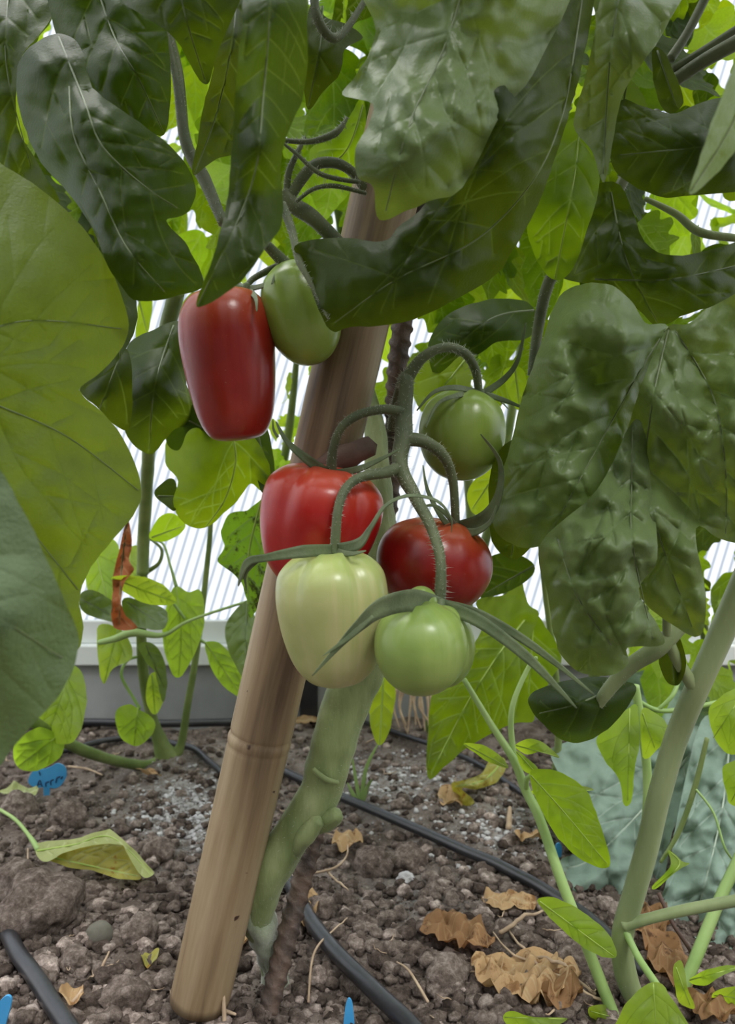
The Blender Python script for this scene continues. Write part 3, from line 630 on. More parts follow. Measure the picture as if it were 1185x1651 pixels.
# ------------------------------------------------------------------ main tomato plant
tp = thing('tomato_plant', 'hairy-stemmed tomato plant rising between the bamboo stake and the steel bar', 'tomato plant', G(440, 1600))
SM = [(442, 1622, .462), (436, 1570, .459), (430, 1525, .455), (414, 1475, .447), (432, 1410, .438), (462, 1360, .436), (490, 1315, .436), (520, 1265, .437), (536, 1200, .438), (560, 1130, .44), (588, 1060, .442), (606, 980, .445), (612, 880, .45), (608, 760, .458), (604, 690, .465), (585, 610, .475), (580, 500, .48), (610, 330, .48), (650, 180, .47), (690, -60, .47)]
tube('stem', SM, [26, 26, 36, 56, 62, 62, 60, 66, 70, 74, 72, 66, 56, 42, 34, 32, 34, 32, 30, 28], M['stemp'], tp, hairs=2600, hl=.0022, seg=20, ridge=.03, bump=.12, hw=.0001)
v, f = join([tgeo([(505, 1325, .438), (525, 1322, .432), (545, 1312, .428)], [46, 40, 22], seg=14, bump=.3, hairs=120, hl=.002), tgeo([(475, 1372, .43), (492, 1350, .425), (512, 1322, .425)], [20, 30, 26], seg=12, bump=.2, hairs=100, hl=.002), tgeo([(505, 1240, .425), (524, 1256, .423), (545, 1262, .424)], [8, 10, 8], seg=8)])
mk('node', v, f, M['stemp'], tp)
v, f = join([tgeo([(410, 1455, .443), (422, 1495, .449), (434, 1540, .456), (446, 1600, .460)], [44, 50, 34, 40], seg=16, bump=.5, hairs=0)])
tag(mk('white_fuzz', v, f, M['fuzz'], tp), 'whitish fuzzy base of the stem')
tube('fuzz_tuft', [(404, 1440, .441), (418, 1485, .444), (438, 1535, .452), (450, 1595, .458)], [30, 40, 30, 34], M['fuzz'], tp, hairs=3600, hl=.0026, seg=14, bump=.4, hw=.00009)
# fruit truss
TR = [([(632, 690, .43), (640, 650, .41), (655, 610, .395), (652, 660, .39), (650, 705, .385), (645, 750, .38), (668, 800, .372), (695, 850, .362), (710, 905, .352), (709, 975, .348)], [18, 20, 24, 26, 30, 26, 20, 17, 16, 17]),
      ([(655, 612, .395), (680, 578, .392), (715, 560, .395), (748, 568, .405), (766, 595, .415), (772, 632, .422)], [22, 16, 15, 15, 15, 14]),
      ([(650, 665, .388), (620, 660, .385), (580, 668, .382), (550, 690, .382), (537, 725, .385), (534, 762, .388)], [18, 15, 15, 14, 14, 18]),
      ([(652, 708, .385), (685, 712, .385), (715, 735, .388), (730, 775, .394), (735, 850, .40)], [24, 20, 17, 15, 14]),
      ([(645, 755, .38), (620, 762, .372), (580, 770, .362), (556, 790, .356), (544, 830, .352), (540, 886, .352)], [24, 18, 16, 15, 15, 17])]
for k, (p, w_) in enumerate(TR):
    tube('truss' if k == 0 else 'truss_branch', p, w_, M['stem'], tp, hairs=700 if k == 0 else 260, hl=.0030 if k < 2 else .0015, seg=14, bump=.12)
# short brown stub leaning against the stake above the left red tomato
v, f = tgeo([(470, 775, .415), (520, 752, .405), (560, 735, .40), (600, 720, .40)], [26, 40, 44, 30], seg=14, bump=.3); mk('withered_stub', v, f, simple('brown_stub', [(.3, (.10, .06, .045)), (.7, (.20, .13, .10))], 60, .7, .3, 400), tp)
# upper truss
for k, (p, w_) in enumerate([([(430, 395, .38), (455, 420, .385), (470, 430, .385), (478, 435, .385)], [16, 20, 16, 10]), ([(458, 310, .38), (472, 330, .38), (505, 352, .382), (545, 392, .39)], [22, 26, 26, 24]),
        ([(466, 322, .38), (485, 290, .378), (510, 265, .378), (545, 264, .382), (575, 285, .39), (600, 330, .40)], [16, 18, 17, 17, 16, 14]), ([(462, 318, .38), (465, 280, .378), (480, 245, .378), (492, 222, .38)], [12, 11, 9, 4]),
        ([(450, 225, .37), (480, 250, .37), (520, 282, .372), (580, 294, .38)], [4, 6, 8, 7]), ([(478, 325, .372), (505, 305, .372), (540, 300, .375), (590, 312, .38)], [5, 7, 8, 6]),
        ([(455, 330, .365), (470, 370, .36), (482, 420, .35), (500, 455, .345), (530, 515, .34)], [16, 14, 12, 8, 4]), ([(452, 226, .372), (500, 228, .37), (540, 215, .37), (560, 190, .372)], [7, 9, 12, 4])]):
    tube('truss_branch', p, w_, M['stem'], tp, hairs=160, hl=.0018, seg=12, bump=.1)
L = lambda *a, **k: leaf(*a, **k)
# dark canopy leaves of the main plant
L([(35, 90), (70, 62), (100, 55), (130, 75), (150, 140), (200, 180), (262, 225), (300, 265), (316, 308), (300, 345), (268, 356), (298, 390), (320, 430), (327, 462), (290, 476), (225, 486), (190, 455), (170, 420), (150, 370), (110, 310), (66, 262), (38, 200), (26, 140)],
  [[(95, 60), (135, 160), (165, 235), (230, 298), (285, 335)], [(112, 140), (120, 220), (162, 310), (205, 400), (265, 470)]], [(90, 60, .335), (30, 150, .345), (150, 250, .305), (300, 300, .33), (190, 400, .30), (325, 460, .325), (110, 310, .335), (225, 200, .315)], M['tom'], tp, curl=.006, wave=.008, gap=55)
L([(88, -40), (84, 30), (108, 92), (148, 150), (200, 190), (240, 212), (264, 218), (272, 190), (276, 130), (270, 60), (256, 20), (250, -40)], [(150, -40), (185, 60), (225, 130), (262, 210)], [(150, -40, .37), (90, 50, .38), (200, 100, .35), (270, 100, .37), (262, 215, .36)], M['tom'], tp, wave=.007, curl=.005)
L([(180, -60), (195, 0), (240, 30), (285, 66), (312, 115), (335, 135), (348, 90), (390, -60)], [(280, -60), (300, 30), (330, 128)], [(180, -40, .33), (280, 20, .31), (390, -40, .32), (335, 130, .33)], M['tom'], tp, wave=.004)
L([(330, -60), (345, 90), (328, 170), (318, 230), (311, 282), (350, 256), (388, 244), (404, 200), (398, 100), (420, -60)], [(385, -60), (375, 60), (350, 180), (314, 278)], [(330, -40, .355), (330, 150, .345), (400, 100, .36), (312, 280, .35), (370, 60, .335)], M['tom'], tp, wave=.006)
L([(405, -60), (388, 60), (381, 130), (373, 250), (365, 330), (345, 410), (328, 455), (316, 494), (350, 482), (392, 450), (432, 395), (456, 350), (453, 260), (470, 200), (490, 150), (496, 60), (482, -60)], [(440, -60), (425, 150), (405, 300), (320, 490)], [(405, -40, .255), (440, 0, .235), (490, 0, .265), (375, 250, .26), (415, 240, .238), (452, 260, .265), (320, 490, .262), (395, 400, .25), (492, 130, .275)], M['tom'], tp, wave=.003, relief=.001)
L([(-60, -60), (95, -60), (86, 20), (60, 60), (32, 100), (28, 200), (60, 262), (96, 325), (60, 312), (0, 280), (-60, 260)], [(20, -60), (10, 100), (50, 270)], [(-60, -60, .42), (90, -50, .40), (0, 100, .385), (95, 325, .40), (-50, 260, .42)], M['tom'], tp, wave=.008)
# large leaf right of centre: crumpled paler upper lobes, lower lobe reaching left
L([(590, -60), (606, 50), (575, 120), (551, 152), (600, 168), (592, 205), (573, 240), (577, 285), (602, 302), (612, 354), (660, 338), (700, 322), (738, 310), (775, 250), (810, 180), (870, 100), (910, -60)], [[(760, -60), (715, 80), (660, 200), (622, 340)]], [(590, -50, .30), (560, 150, .30), (600, 165, .283), (575, 250, .28), (612, 350, .298), (690, 220, .262), (740, 310, .295), (760, 0, .265), (870, 50, .30), (640, 110, .285), (640, 290, .272)], M['tomp'], tp, wave=.010, relief=.0018, wl=80, gap=75)
L([(700, -60), (690, 100), (655, 250), (690, 318), (640, 368), (618, 388), (540, 383), (476, 396), (490, 430), (514, 500), (536, 534), (565, 527), (650, 520), (740, 480), (800, 442), (832, 395), (862, 342), (893, 262), (915, 190), (937, 110), (958, 0), (958, -60)],
  [[(946, -60), (926, 80), (905, 190), (860, 290), (770, 385), (640, 450), (540, 520)]], [(700, -50, .31), (950, -50, .335), (905, 190, .31), (860, 340, .33), (800, 250, .288), (700, 300, .32), (640, 450, .312), (480, 396, .345), (535, 532, .34), (650, 518, .335), (840, 60, .298), (560, 385, .34)], M['tom'], tp, wave=.010, relief=.0018, wl=95, gap=80, curl=.004)
L([(925, -60), (960, 20), (945, 120), (925, 200), (955, 245), (974, 294), (990, 215), (1005, 150), (1040, 95), (1070, 50), (1110, -60)], [(1010, -60), (985, 80), (972, 280)], [(930, -50, .36), (1100, -50, .355), (1010, 40, .325), (930, 200, .37), (974, 290, .355), (1000, 140, .345)], M['tomp'], tp, wave=.006)
L([(915, 195), (872, 290), (850, 360), (866, 420), (895, 452), (924, 432), (950, 360), (966, 300), (958, 240), (940, 205)], [(935, 195), (925, 290), (895, 448)], [(930, 195, .40), (850, 360, .40), (966, 300, .395), (895, 450, .41), (915, 320, .385)], M['lit'], tp, wave=.006)
# shoots between
tube('leaf_stalk', [(262, 20, .40), (285, 130, .40), (300, 230, .395), (330, 290, .39), (360, 360, .38)], [12, 14, 20, 22, 16], M['stem'], tp, hairs=200, hl=.0018)
tube('leaf_stalk', [(275, 50, .42), (292, 120, .42), (302, 220, .415)], [7, 8, 6], M['stem'], tp)
tube('leaf_stalk', [(505, -40, .40), (512, 30, .40), (545, 60, .41), (595, -10, .42)], [12, 16, 14, 8], M['stem'], tp, hairs=200)
L([(500, 10), (490, 110), (496, 175), (520, 150), (548, 118), (556, 80), (585, 60), (560, 40), (530, 30)], [(520, 10), (515, 80), (497, 170)], [(500, 10, .42), (497, 170, .43), (580, 60, .43), (525, 90, .41)], M['tom'], tp)
L([(500, 240), (540, 222), (565, 185), (586, 160), (590, 260), (572, 300), (540, 280), (520, 300), (505, 275)], [(585, 170), (560, 240), (510, 285)], [(500, 240, .46), (590, 160, .45), (590, 260, .46), (540, 240, .445)], M['lit'], tp)

# ------------------------------------------------------------------ right tomato plant with the large crumpled leaf
rp = thing('tomato_plant', 'tomato plant at the right with a large crumpled grey-green leaf and a pale smooth stem', 'tomato plant', G(1022, 1612))
tube('stem', [(1030, 1625, .44), (1008, 1570, .438), (1003, 1510, .435), (1022, 1440, .43), (1042, 1370, .425), (1062, 1285, .42), (1090, 1190, .415), (1128, 1100, .405), (1168, 1010, .40), (1215, 900, .39), (1290, 740, .38)], [30, 38, 36, 36, 36, 36, 36, 36, 38, 36, 34], M['sstem'], rp, hairs=300, hl=.001, seg=18, ridge=.05)
tube('side_shoot', [(1005, 1492, .43), (1050, 1480, .425), (1110, 1466, .42), (1210, 1448, .41)], [20, 17, 18, 18], M['sstem'], rp, seg=12)
tube('side_shoot', [(1008, 1500, .43), (1030, 1545, .42), (1060, 1590, .40), (1090, 1640, .38)], [12, 12, 12, 10], M['ystem'], rp, seg=10)
tube('leaf_stalk', [(1120, 1110, .405), (1085, 1050, .40), (1075, 1000, .395), (1085, 900, .38), (1080, 530, .37)], [24, 18, 14, 12, 16], M['sstem'], rp, seg=12)
tube('leaf_stalk', [(1095, 1010, .40), (1060, 1045, .40), (1015, 1075, .405), (975, 1120, .41), (960, 1150, .415)], [26, 30, 26, 22, 10], M['sstem'], rp, seg=12, hairs=150, hl=.001)
tube('leaf_stalk', [(858, 605, .45), (866, 540, .45), (880, 470, .445), (900, 430, .44), (950, 370, .43), (1000, 300, .42), (1060, 180, .42)], [16, 18, 20, 20, 18, 18, 14], M['stem'], rp, hairs=300, hl=.002)
tube('leaf_stalk', [(890, 440, .445), (886, 400, .45), (892, 340, .46)], [14, 12, 10], M['stem'], rp)
tube('leaf_stalk', [(1080, 96, .42), (1110, 50, .42), (1150, -30, .42)], [16, 15, 15], M['stem'], rp)
tube('leaf_stalk', [(1085, 112, .42), (1130, 85, .415), (1200, 40, .41)], [14, 14, 14], M['stem'], rp)
tube('leaf_stalk', [(1090, 128, .42), (1140, 95, .41), (1200, 62, .40)], [22, 22, 24], M['stem'], rp)
leaf([(1052, 78), (1070, 84), (1088, 120), (1102, 165), (1075, 182), (1055, 140)], [(1060, 82), (1090, 170)], [(1052, 78, .41), (1102, 165, .40), (1055, 140, .41)], M['tom'], rp)
tube('leaf_stalk', [(1040, 320, .41), (1090, 345, .405), (1130, 375, .40), (1200, 385, .40)], [8, 12, 14, 12], M['stemp'], rp)
L([(1076, 527), (1040, 520), (1020, 487), (985, 460), (945, 457), (902, 478), (870, 560), (842, 640), (822, 720), (802, 790), (796, 850), (832, 880), (866, 882), (905, 862), (962, 822), (1010, 740), (1042, 650), (1064, 580)],
  [[(1074, 530), (1030, 600), (975, 700), (920, 800), (880, 875)]], [(1076, 527, .375), (985, 460, .355), (902, 478, .385), (830, 690, .375), (796, 850, .385), (930, 640, .345), (1000, 560, .335), (1010, 740, .385), (880, 870, .375), (940, 790, .355), (960, 620, .362)], M['tomp'], rp, wave=.014, relief=.004, wl=55, gap=62, curl=.008)
L([(1078, 527), (1110, 522), (1150, 492), (1230, 480), (1250, 700), (1230, 860), (1170, 872), (1122, 852), (1138, 960), (1128, 1024), (1082, 1006), (1030, 960), (1000, 880), (992, 800), (1010, 700), (1042, 600)],
  [[(1078, 530), (1050, 660), (1045, 800), (1115, 1010)], [(1090, 535), (1150, 640), (1170, 760), (1170, 860)]], [(1078, 527, .36), (1220, 490, .365), (1230, 850, .375), (1128, 1022, .375), (1010, 880, .37), (1010, 700, .375), (1060, 650, .335), (1130, 640, .355), (1180, 700, .34), (1120, 820, .37), (1060, 850, .348)], M['tomp'], rp, wave=.014, relief=.0045, wl=55, gap=62, curl=.006)
L([(1020, 680), (962, 790), (872, 876), (884, 960), (892, 1020), (908, 1062), (940, 1086), (985, 1089), (1013, 1070), (1012, 1044), (1068, 1040), (1060, 1008), (1030, 950), (1060, 900), (1050, 780), (1040, 700)],
  [[(1020, 690), (1018, 780), (1020, 880), (1052, 1030)], [(900, 870), (930, 960), (985, 1040)]], [(1030, 680, .348), (872, 876, .36), (895, 1020, .365), (985, 1088, .352), (1066, 1040, .36), (960, 950, .322), (1050, 800, .355), (1010, 850, .328), (920, 900, .335)], M['tomp'], rp, wave=.014, relief=.005, wl=50, gap=55, curl=.006)
L([(850, 1128), (880, 1106), (950, 1092), (1000, 1096), (1026, 1108), (1010, 1142), (980, 1176), (940, 1196), (905, 1192), (870, 1162)], [(1000, 1105), (930, 1135), (870, 1150)], [(850, 1128, .425), (1026, 1108, .42), (940, 1195, .43), (930, 1130, .395), (940, 1092, .43)], M['tom'], rp, wave=.006, curl=.008)
L([(1082, 1008), (1106, 1060), (1096, 1102), (1076, 1100), (1062, 1060)], [(1082, 1010), (1086, 1095)], [(1082, 1008, .40), (1100, 1090, .40), (1062, 1060, .41)], M['tom'], rp)
L([(796, 740), (850, 700), (888, 730), (880, 790), (872, 850), (850, 890), (820, 900), (790, 860)], [(870, 720), (840, 800), (825, 895)], [(796, 740, .42), (888, 730, .41), (820, 900, .43), (840, 800, .40)], M['tom'], rp, wave=.008)
L([(1000, 162), (1050, 176), (1090, 182), (1150, 160), (1230, 160), (1230, 290), (1100, 316), (1060, 316), (1010, 292), (985, 262), (990, 215)], [(1200, 230), (1100, 240), (1000, 250)], [(1000, 162, .375), (1090, 180, .36), (1220, 162, .36), (1100, 205, .33), (1100, 315, .365), (990, 260, .37), (1220, 290, .36), (1150, 240, .33)], M['tom'], rp, wave=.006)
L([(1250, -20), (1190, 90), (1160, 165), (1130, 250), (1112, 312), (1150, 285), (1210, 215), (1260, 170)], [(1240, 60), (1180, 200), (1114, 308)], [(1250, 0, .215), (1112, 312, .225), (1250, 170, .235), (1180, 180, .22)], M['tomp'], rp, wave=.002, relief=.0006)
L([(940, 312), (1000, 298), (1040, 390), (1100, 412), (1220, 390), (1220, 470), (1110, 505), (1062, 526), (1020, 492), (960, 462), (900, 442), (920, 390)], [[(985, 310), (1010, 420), (1060, 520)], [(960, 450), (1080, 450), (1200, 425)]], [(940, 312, .41), (1040, 390, .395), (1220, 390, .42), (1062, 526, .42), (900, 442, .43), (1010, 420, .385), (1150, 440, .395)], M['tom'], rp, wave=.010)
L([(985, 165), (1012, 128), (1035, 150), (1048, 190), (1040, 205), (1010, 180), (988, 220), (975, 215)], [(1010, 135), (1000, 200)], [(985, 165, .38), (1035, 150, .38), (988, 220, .39)], M['tomp'], rp)
L([(690, 560), (712, 516), (758, 490), (810, 481), (856, 490), (864, 522), (850, 546), (800, 552), (772, 572), (742, 574), (702, 604)], [(860, 500), (790, 515), (700, 590)], [(690, 560, .50), (760, 490, .49), (864, 522, .50), (702, 604, .51), (780, 530, .47)], M['tom'], rp, wave=.006, curl=.006)
L([(668, 640), (672, 600), (700, 575), (745, 570), (760, 600), (752, 640), (715, 660), (685, 665)], [(750, 580), (690, 655)], [(668, 640, .52), (760, 600, .51), (700, 575, .52), (710, 620, .505)], M['lit'], rp, wave=.006)

# ------------------------------------------------------------------ broad leaved plant at the left edge (nearest)
bp_ = thing('broad_leaved_plant', 'broad-leaved plant at the left edge, two big rounded leaves nearest the camera', 'plant', P(-260, 1500, .26))
tube('stem', [(-260, 1700, .30), (-250, 1300, .28), (-230, 900, .27), (-220, 500, .28), (-240, 200, .30)], [30, 28, 26, 24, 20], M['sstem'], bp_)
tube('leaf_stalk', [(-232, 900, .27), (-190, 760, .27), (-140, 600, .275)], [16, 14, 12], M['sstem'], bp_)
tube('leaf_stalk', [(-250, 1250, .28), (-200, 1100, .24), (-160, 900, .21)], [16, 14, 12], M['sstem'], bp_)
L([(-140, 200), (-40, 240), (10, 268), (65, 305), (130, 362), (176, 432), (206, 512), (197, 560), (160, 602), (129, 629), (168, 668), (205, 718), (229, 790), (214, 832), (180, 872), (141, 925), (128, 970), (134, 1020), (100, 1060), (-60, 1020), (-180, 800), (-200, 450)],
  [[(-140, 600), (0, 655), (110, 705), (222, 790)], [(-140, 600), (0, 790), (125, 950)], [(-140, 600), (20, 520), (195, 530)]], [(-140, 200, .30), (130, 360, .315), (206, 512, .325), (130, 629, .30), (229, 790, .315), (134, 1020, .30), (-150, 800, .27), (0, 600, .272), (100, 800, .285), (60, 440, .282)], M['brd'], bp_, name='leaf', label='large yellow-green translucent leaf', wave=.006, relief=.0015, gap=85, step=10, wl=110)
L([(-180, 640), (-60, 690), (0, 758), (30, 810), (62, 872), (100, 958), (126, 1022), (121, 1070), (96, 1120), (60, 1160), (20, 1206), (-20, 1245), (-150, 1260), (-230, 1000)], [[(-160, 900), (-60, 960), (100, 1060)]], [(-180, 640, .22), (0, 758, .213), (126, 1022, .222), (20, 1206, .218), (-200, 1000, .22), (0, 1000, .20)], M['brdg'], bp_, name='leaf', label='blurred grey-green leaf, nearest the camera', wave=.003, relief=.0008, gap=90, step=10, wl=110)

# ------------------------------------------------------------------ leaves behind, left of the stake
lp = thing('tomato_plant', 'tomato plant behind the long red tomato with drooping dark leaves', 'tomato plant', G(250, 1240))
DL = .56
tube('stem', [(285, 470, DL), (262, 560, .60), (245, 650, .66), (238, 760, .72), (232, 860, .76), (230, 925, .77)], [22, 22, 22, 22, 22, 22], M['pstem'], lp, seg=14, bump=.1)
L([(205, 560), (240, 535), (290, 518), (312, 560), (300, 620), (322, 645), (312, 684), (282, 692), (256, 722), (240, 732), (214, 716), (198, 680), (204, 620)], [(280, 525), (250, 620), (240, 725)], [(205, 560, .50), (290, 520, .49), (310, 640, .51), (240, 730, .52), (250, 620, .465)], M['tom'], lp, wave=.010, curl=.008)
L([(128, 628), (158, 595), (205, 562), (214, 640), (208, 692), (182, 684), (155, 655)], [(195, 570), (160, 660)], [(128, 628, .47), (205, 562, .47), (208, 692, .49), (170, 630, .455)], M['tom'], lp, wave=.006)
L([(165, 430), (200, 455), (219, 480), (220, 520), (208, 555), (180, 592), (150, 600), (150, 500)], [(175, 440), (195, 580)], [(165, 430, .40), (220, 500, .39), (150, 600, .40)], M['tom'], lp)
L([(266, 745), (272, 700), (292, 668), (325, 655), (360, 690), (410, 706), (436, 760), (426, 792), (404, 780), (386, 802), (362, 828), (330, 851), (300, 846), (279, 812), (286, 775)], [[(372, 690), (380, 740), (365, 800), (332, 850)]], [(270, 745, .55), (292, 668, .54), (436, 760, .54), (332, 850, .56), (350, 750, .52), (400, 740, .535)], M['lit'], lp, wave=.009, step=6, gap=34, curl=.005)
L([(268, 690), (300, 660), (330, 652), (368, 700), (340, 712), (320, 690), (300, 700), (288, 725), (272, 718)], [(290, 670), (355, 705)], [(268, 690, .53), (330, 652, .52), (368, 700, .53)], M['tom'], lp, wave=.006)
L([(400, 700), (430, 690), (445, 780), (436, 800), (420, 790), (410, 745)], [(415, 695), (436, 795)], [(400, 700, .55), (445, 780, .55), (430, 690, .56)], M['tom'], lp)
L([(249, 796), (270, 772), (284, 780), (284, 822), (266, 815)], [(255, 800), (284, 800)], [(249, 796, .56), (284, 780, .57), (284, 822, .56)], M['tom'], lp)
L([(356, 855), (372, 828), (400, 822), (440, 800), (445, 900), (425, 960), (404, 996), (396, 960), (380, 928), (350, 905), (362, 880)], [(420, 810), (400, 900), (402, 985)], [(356, 855, .62), (440, 800, .60), (404, 996, .63)], M['spot'], lp, step=6, gap=32, label='serrated leaf with dark spots')
L([(240, 866), (256, 834), (282, 828), (299, 848), (280, 868), (262, 874)], [(245, 866), (296, 848)], [(240, 866, .7), (282, 828, .7), (299, 848, .72)], M['yng'], lp, step=6, gap=28)
for q in [[(224, 484), (245, 480), (238, 540), (220, 555)], [(310, 470), (330, 486), (300, 520), (290, 500)]]:
    L(q, [q[0], q[2]], [(q[0][0], q[0][1], .62), (q[1][0], q[1][1], .62), (q[2][0], q[2][1], .63)], M['yng'], lp, step=6)
leaf_red = leaf([(206, 836), (213, 872), (209, 905), (216, 920), (201, 938), (196, 970), (203, 992), (222, 1012), (184, 1013), (181, 970), (183, 925), (196, 868)], [(205, 840), (196, 920), (192, 1005)], [(206, 836, .70), (182, 930, .72), (216, 920, .715), (190, 1010, .70), (198, 960, .69)], M['dryr'], lp, name='withered_leaf', step=5, gap=20, wave=.016, wl=22, relief=.004); leaf_red['label'] = 'rusty brown withered leaf hanging down'

# ------------------------------------------------------------------ pepper plant, left back
pp = thing('pepper_plant', 'pepper plant with bright green leaves in front of the grey board', 'pepper plant', G(268, 1222))
tube('stem', [(272, 1225, .87), (258, 1195, .86), (243, 1150, .85), (232, 1090, .83), (228, 1030, .81), (229, 960, .79), (231, 900, .78)], [44, 24, 18, 17, 16, 15, 14], M['pstem'], pp, seg=14, bump=.1)
tube('stem', [(278, 1222, .87), (292, 1200, .87), (302, 1140, .86), (314, 1070, .85), (325, 990, .84), (334, 910, .83), (340, 840, .82), (346, 700, .82)], [26, 14, 12, 11, 10, 9, 8, 7], M['pstem'], pp, seg=12)
tube('stem', [(268, 1224, .87), (235, 1234, .85), (180, 1225, .80), (130, 1208, .76), (90, 1188, .73), (52, 1162, .70), (-20, 1110, .66)], [28, 18, 17, 19, 18, 17, 15], M['pstem'], pp, seg=14, bump=.1)
tube('leaf_stalk', [(160, 1036, .74), (185, 1030, .735), (215, 1020, .73), (262, 1024, .73), (300, 1003, .73), (350, 985, .73), (430, 960, .72)], [9, 12, 14, 8, 5, 5, 4], M['ystem'], pp, seg=10)
tube('leaf_stalk', [(236, 870, .78), (262, 876, .775), (274, 910, .77), (284, 945, .77)], [4, 4, 4, 6], M['ystem'], pp)
tube('leaf_stalk', [(232, 925, .78), (256, 908, .775), (260, 885, .775), (240, 868, .775)], [9, 6, 5, 3], M['pstem'], pp)
tube('leaf_stalk', [(228, 1058, .82), (205, 1065, .81), (196, 1090, .80), (215, 1125, .80), (225, 1142, .80)], [5, 5, 5, 5, 6], M['ystem'], pp)
tube('leaf_stalk', [(270, 960, .76), (300, 1000, .77), (322, 1030, .79), (335, 1038, .80)], [4, 5, 5, 4], M['ystem'], pp)
PL = [([(180, 932), (225, 929), (262, 942), (283, 970), (250, 976), (212, 962)], [(181, 933), (282, 970)], .74), ([(134, 892), (165, 868), (190, 880), (196, 960), (185, 1000), (160, 992), (140, 945)], [(150, 875), (180, 995)], .80),
      ([(284, 945), (305, 955), (324, 952), (330, 1000), (316, 1050), (288, 1092), (268, 1062), (262, 1005), (272, 965)], [(284, 945), (292, 1020), (288, 1088)], .78), ([(160, 1008), (200, 1020), (214, 1058), (182, 1078), (167, 1103), (158, 1060)], [(190, 1015), (168, 1100)], .79),
      ([(331, 1036), (358, 1040), (384, 1072), (392, 1126), (352, 1097), (336, 1064)], [(332, 1037), (391, 1125)], .80), ([(370, 995), (400, 968), (412, 1000), (405, 1070), (396, 1098), (374, 1062), (363, 1022)], [(398, 970), (396, 1095)], .70),
      ([(112, 1074), (134, 1088), (139, 1140), (122, 1192), (96, 1200), (70, 1190), (58, 1160), (80, 1115)], [(115, 1078), (75, 1190)], .72), ([(22, 1200), (45, 1180), (70, 1172), (103, 1195), (96, 1222), (60, 1243), (28, 1236)], [(95, 1185), (30, 1235)], .71),
      ([(186, 1148), (206, 1136), (222, 1142), (248, 1160), (247, 1182), (232, 1198), (214, 1202), (192, 1184)], [(222, 1141), (216, 1201)], .79), ([(240, 1090), (262, 1084), (267, 1120), (250, 1152), (236, 1130)], [(245, 1088), (250, 1150)], .80),
      ([(222, 1040), (242, 1036), (262, 1058), (270, 1100), (262, 1132), (250, 1085), (232, 1062)], [(235, 1040), (265, 1110)], .77), ([(200, 965), (240, 972), (268, 985), (266, 1012), (238, 1014), (204, 1000)], [(205, 970), (262, 1008)], .775),
      ([(128, 958), (150, 952), (185, 972), (200, 1004), (160, 998), (132, 985)], [(130, 965), (195, 1000)], .77), ([(196, 898), (222, 880), (226, 930), (210, 960), (196, 930)], [(210, 885), (210, 955)], .81)]
for i, (ol, md, d) in enumerate(PL):
    m = 'kale' if i == 5 else ('tomp' if i in (10, 11, 12) else 'pep')
    xs = [q[0] for q in ol]; ys = [q[1] for q in ol]; r = random.uniform(-.03, .03)
    L(ol, md, [(min(xs), min(ys), d-.01+r), (max(xs), min(ys), d+.015), (min(xs), max(ys), d+.02), (max(xs), max(ys), d-.015-r), (sum(xs)/len(xs), sum(ys)/len(ys), d-.012)], M['tomp'] if i == 5 else M[m], pp, step=5, gap=22, vw=1.5, rib=2.6, wave=.008, wl=40, relief=.003)

# ------------------------------------------------------------------ slender plant, centre right
sp = thing('pepper_plant', 'slender young pepper plant with one thin pale stem right of the stake', 'pepper plant', G(992, 1640))
tube('stem', [(998, 1660, .43), (975, 1600, .435), (940, 1510, .44), (905, 1420, .45), (870, 1320, .465), (848, 1275, .475), (828, 1225, .48), (790, 1165, .49), (748, 1095, .50)], [19, 18, 17, 17, 16, 16, 14, 11, 9], M['ystem'], sp, seg=12, ridge=.05)
tube('stem', [(838, 1245, .478), (826, 1200, .485), (826, 1140, .49), (850, 1080, .50), (865, 1060, .50)], [10, 10, 9, 8, 7], M['ystem'], sp)
tube('leaf_stalk', [(848, 1275, .475), (850, 1255, .47), (865, 1248, .468)], [10, 8, 6], M['ystem'], sp)
SL = [([(853, 1250), (880, 1240), (915, 1250), (945, 1275), (964, 1320), (984, 1392), (956, 1396), (915, 1368), (880, 1320)], [(856, 1250), (910, 1310), (978, 1392)], .45), ([(867, 1452), (900, 1449), (948, 1476), (985, 1512), (992, 1544), (952, 1534), (905, 1498)], [(870, 1453), (990, 1542)], .43),
      ([(985, 1690), (998, 1640), (1015, 1610), (1052, 1584), (1078, 1602), (1125, 1700)], [(1053, 1586), (1060, 1690)], .36), ([(812, 1640), (824, 1630), (862, 1640), (915, 1642), (870, 1665), (830, 1665)], [(815, 1640), (910, 1643)], .40),
      ([(748, 1200), (775, 1200), (800, 1212), (820, 1238), (790, 1230), (765, 1214)], [(750, 1201), (818, 1236)], .48), ([(830, 1200), (855, 1192), (880, 1200), (902, 1222), (872, 1212), (848, 1216)], [(832, 1202), (900, 1220)], .475),
      ([(832, 1210), (850, 1222), (868, 1240), (862, 1250), (842, 1240)], [(833, 1212), (866, 1248)], .47), ([(850, 1282), (880, 1262), (920, 1262), (958, 1274), (920, 1275), (885, 1272)], [(852, 1281), (955, 1274)], .50)]
for ol, md, d in SL:
    xs = [q[0] for q in ol]; ys = [q[1] for q in ol]
    L(ol, md, [(min(xs), min(ys), d-.01), (max(xs), min(ys), d+.015), (min(xs), max(ys), d+.015), (max(xs), max(ys), d-.01), (sum(xs)/len(xs), sum(ys)/len(ys), d-.008)], M['pep'] if d != .45 else M['yng'], sp, step=5, gap=26, vw=1.2, rib=2.4, wave=.004, wl=50, relief=.001)
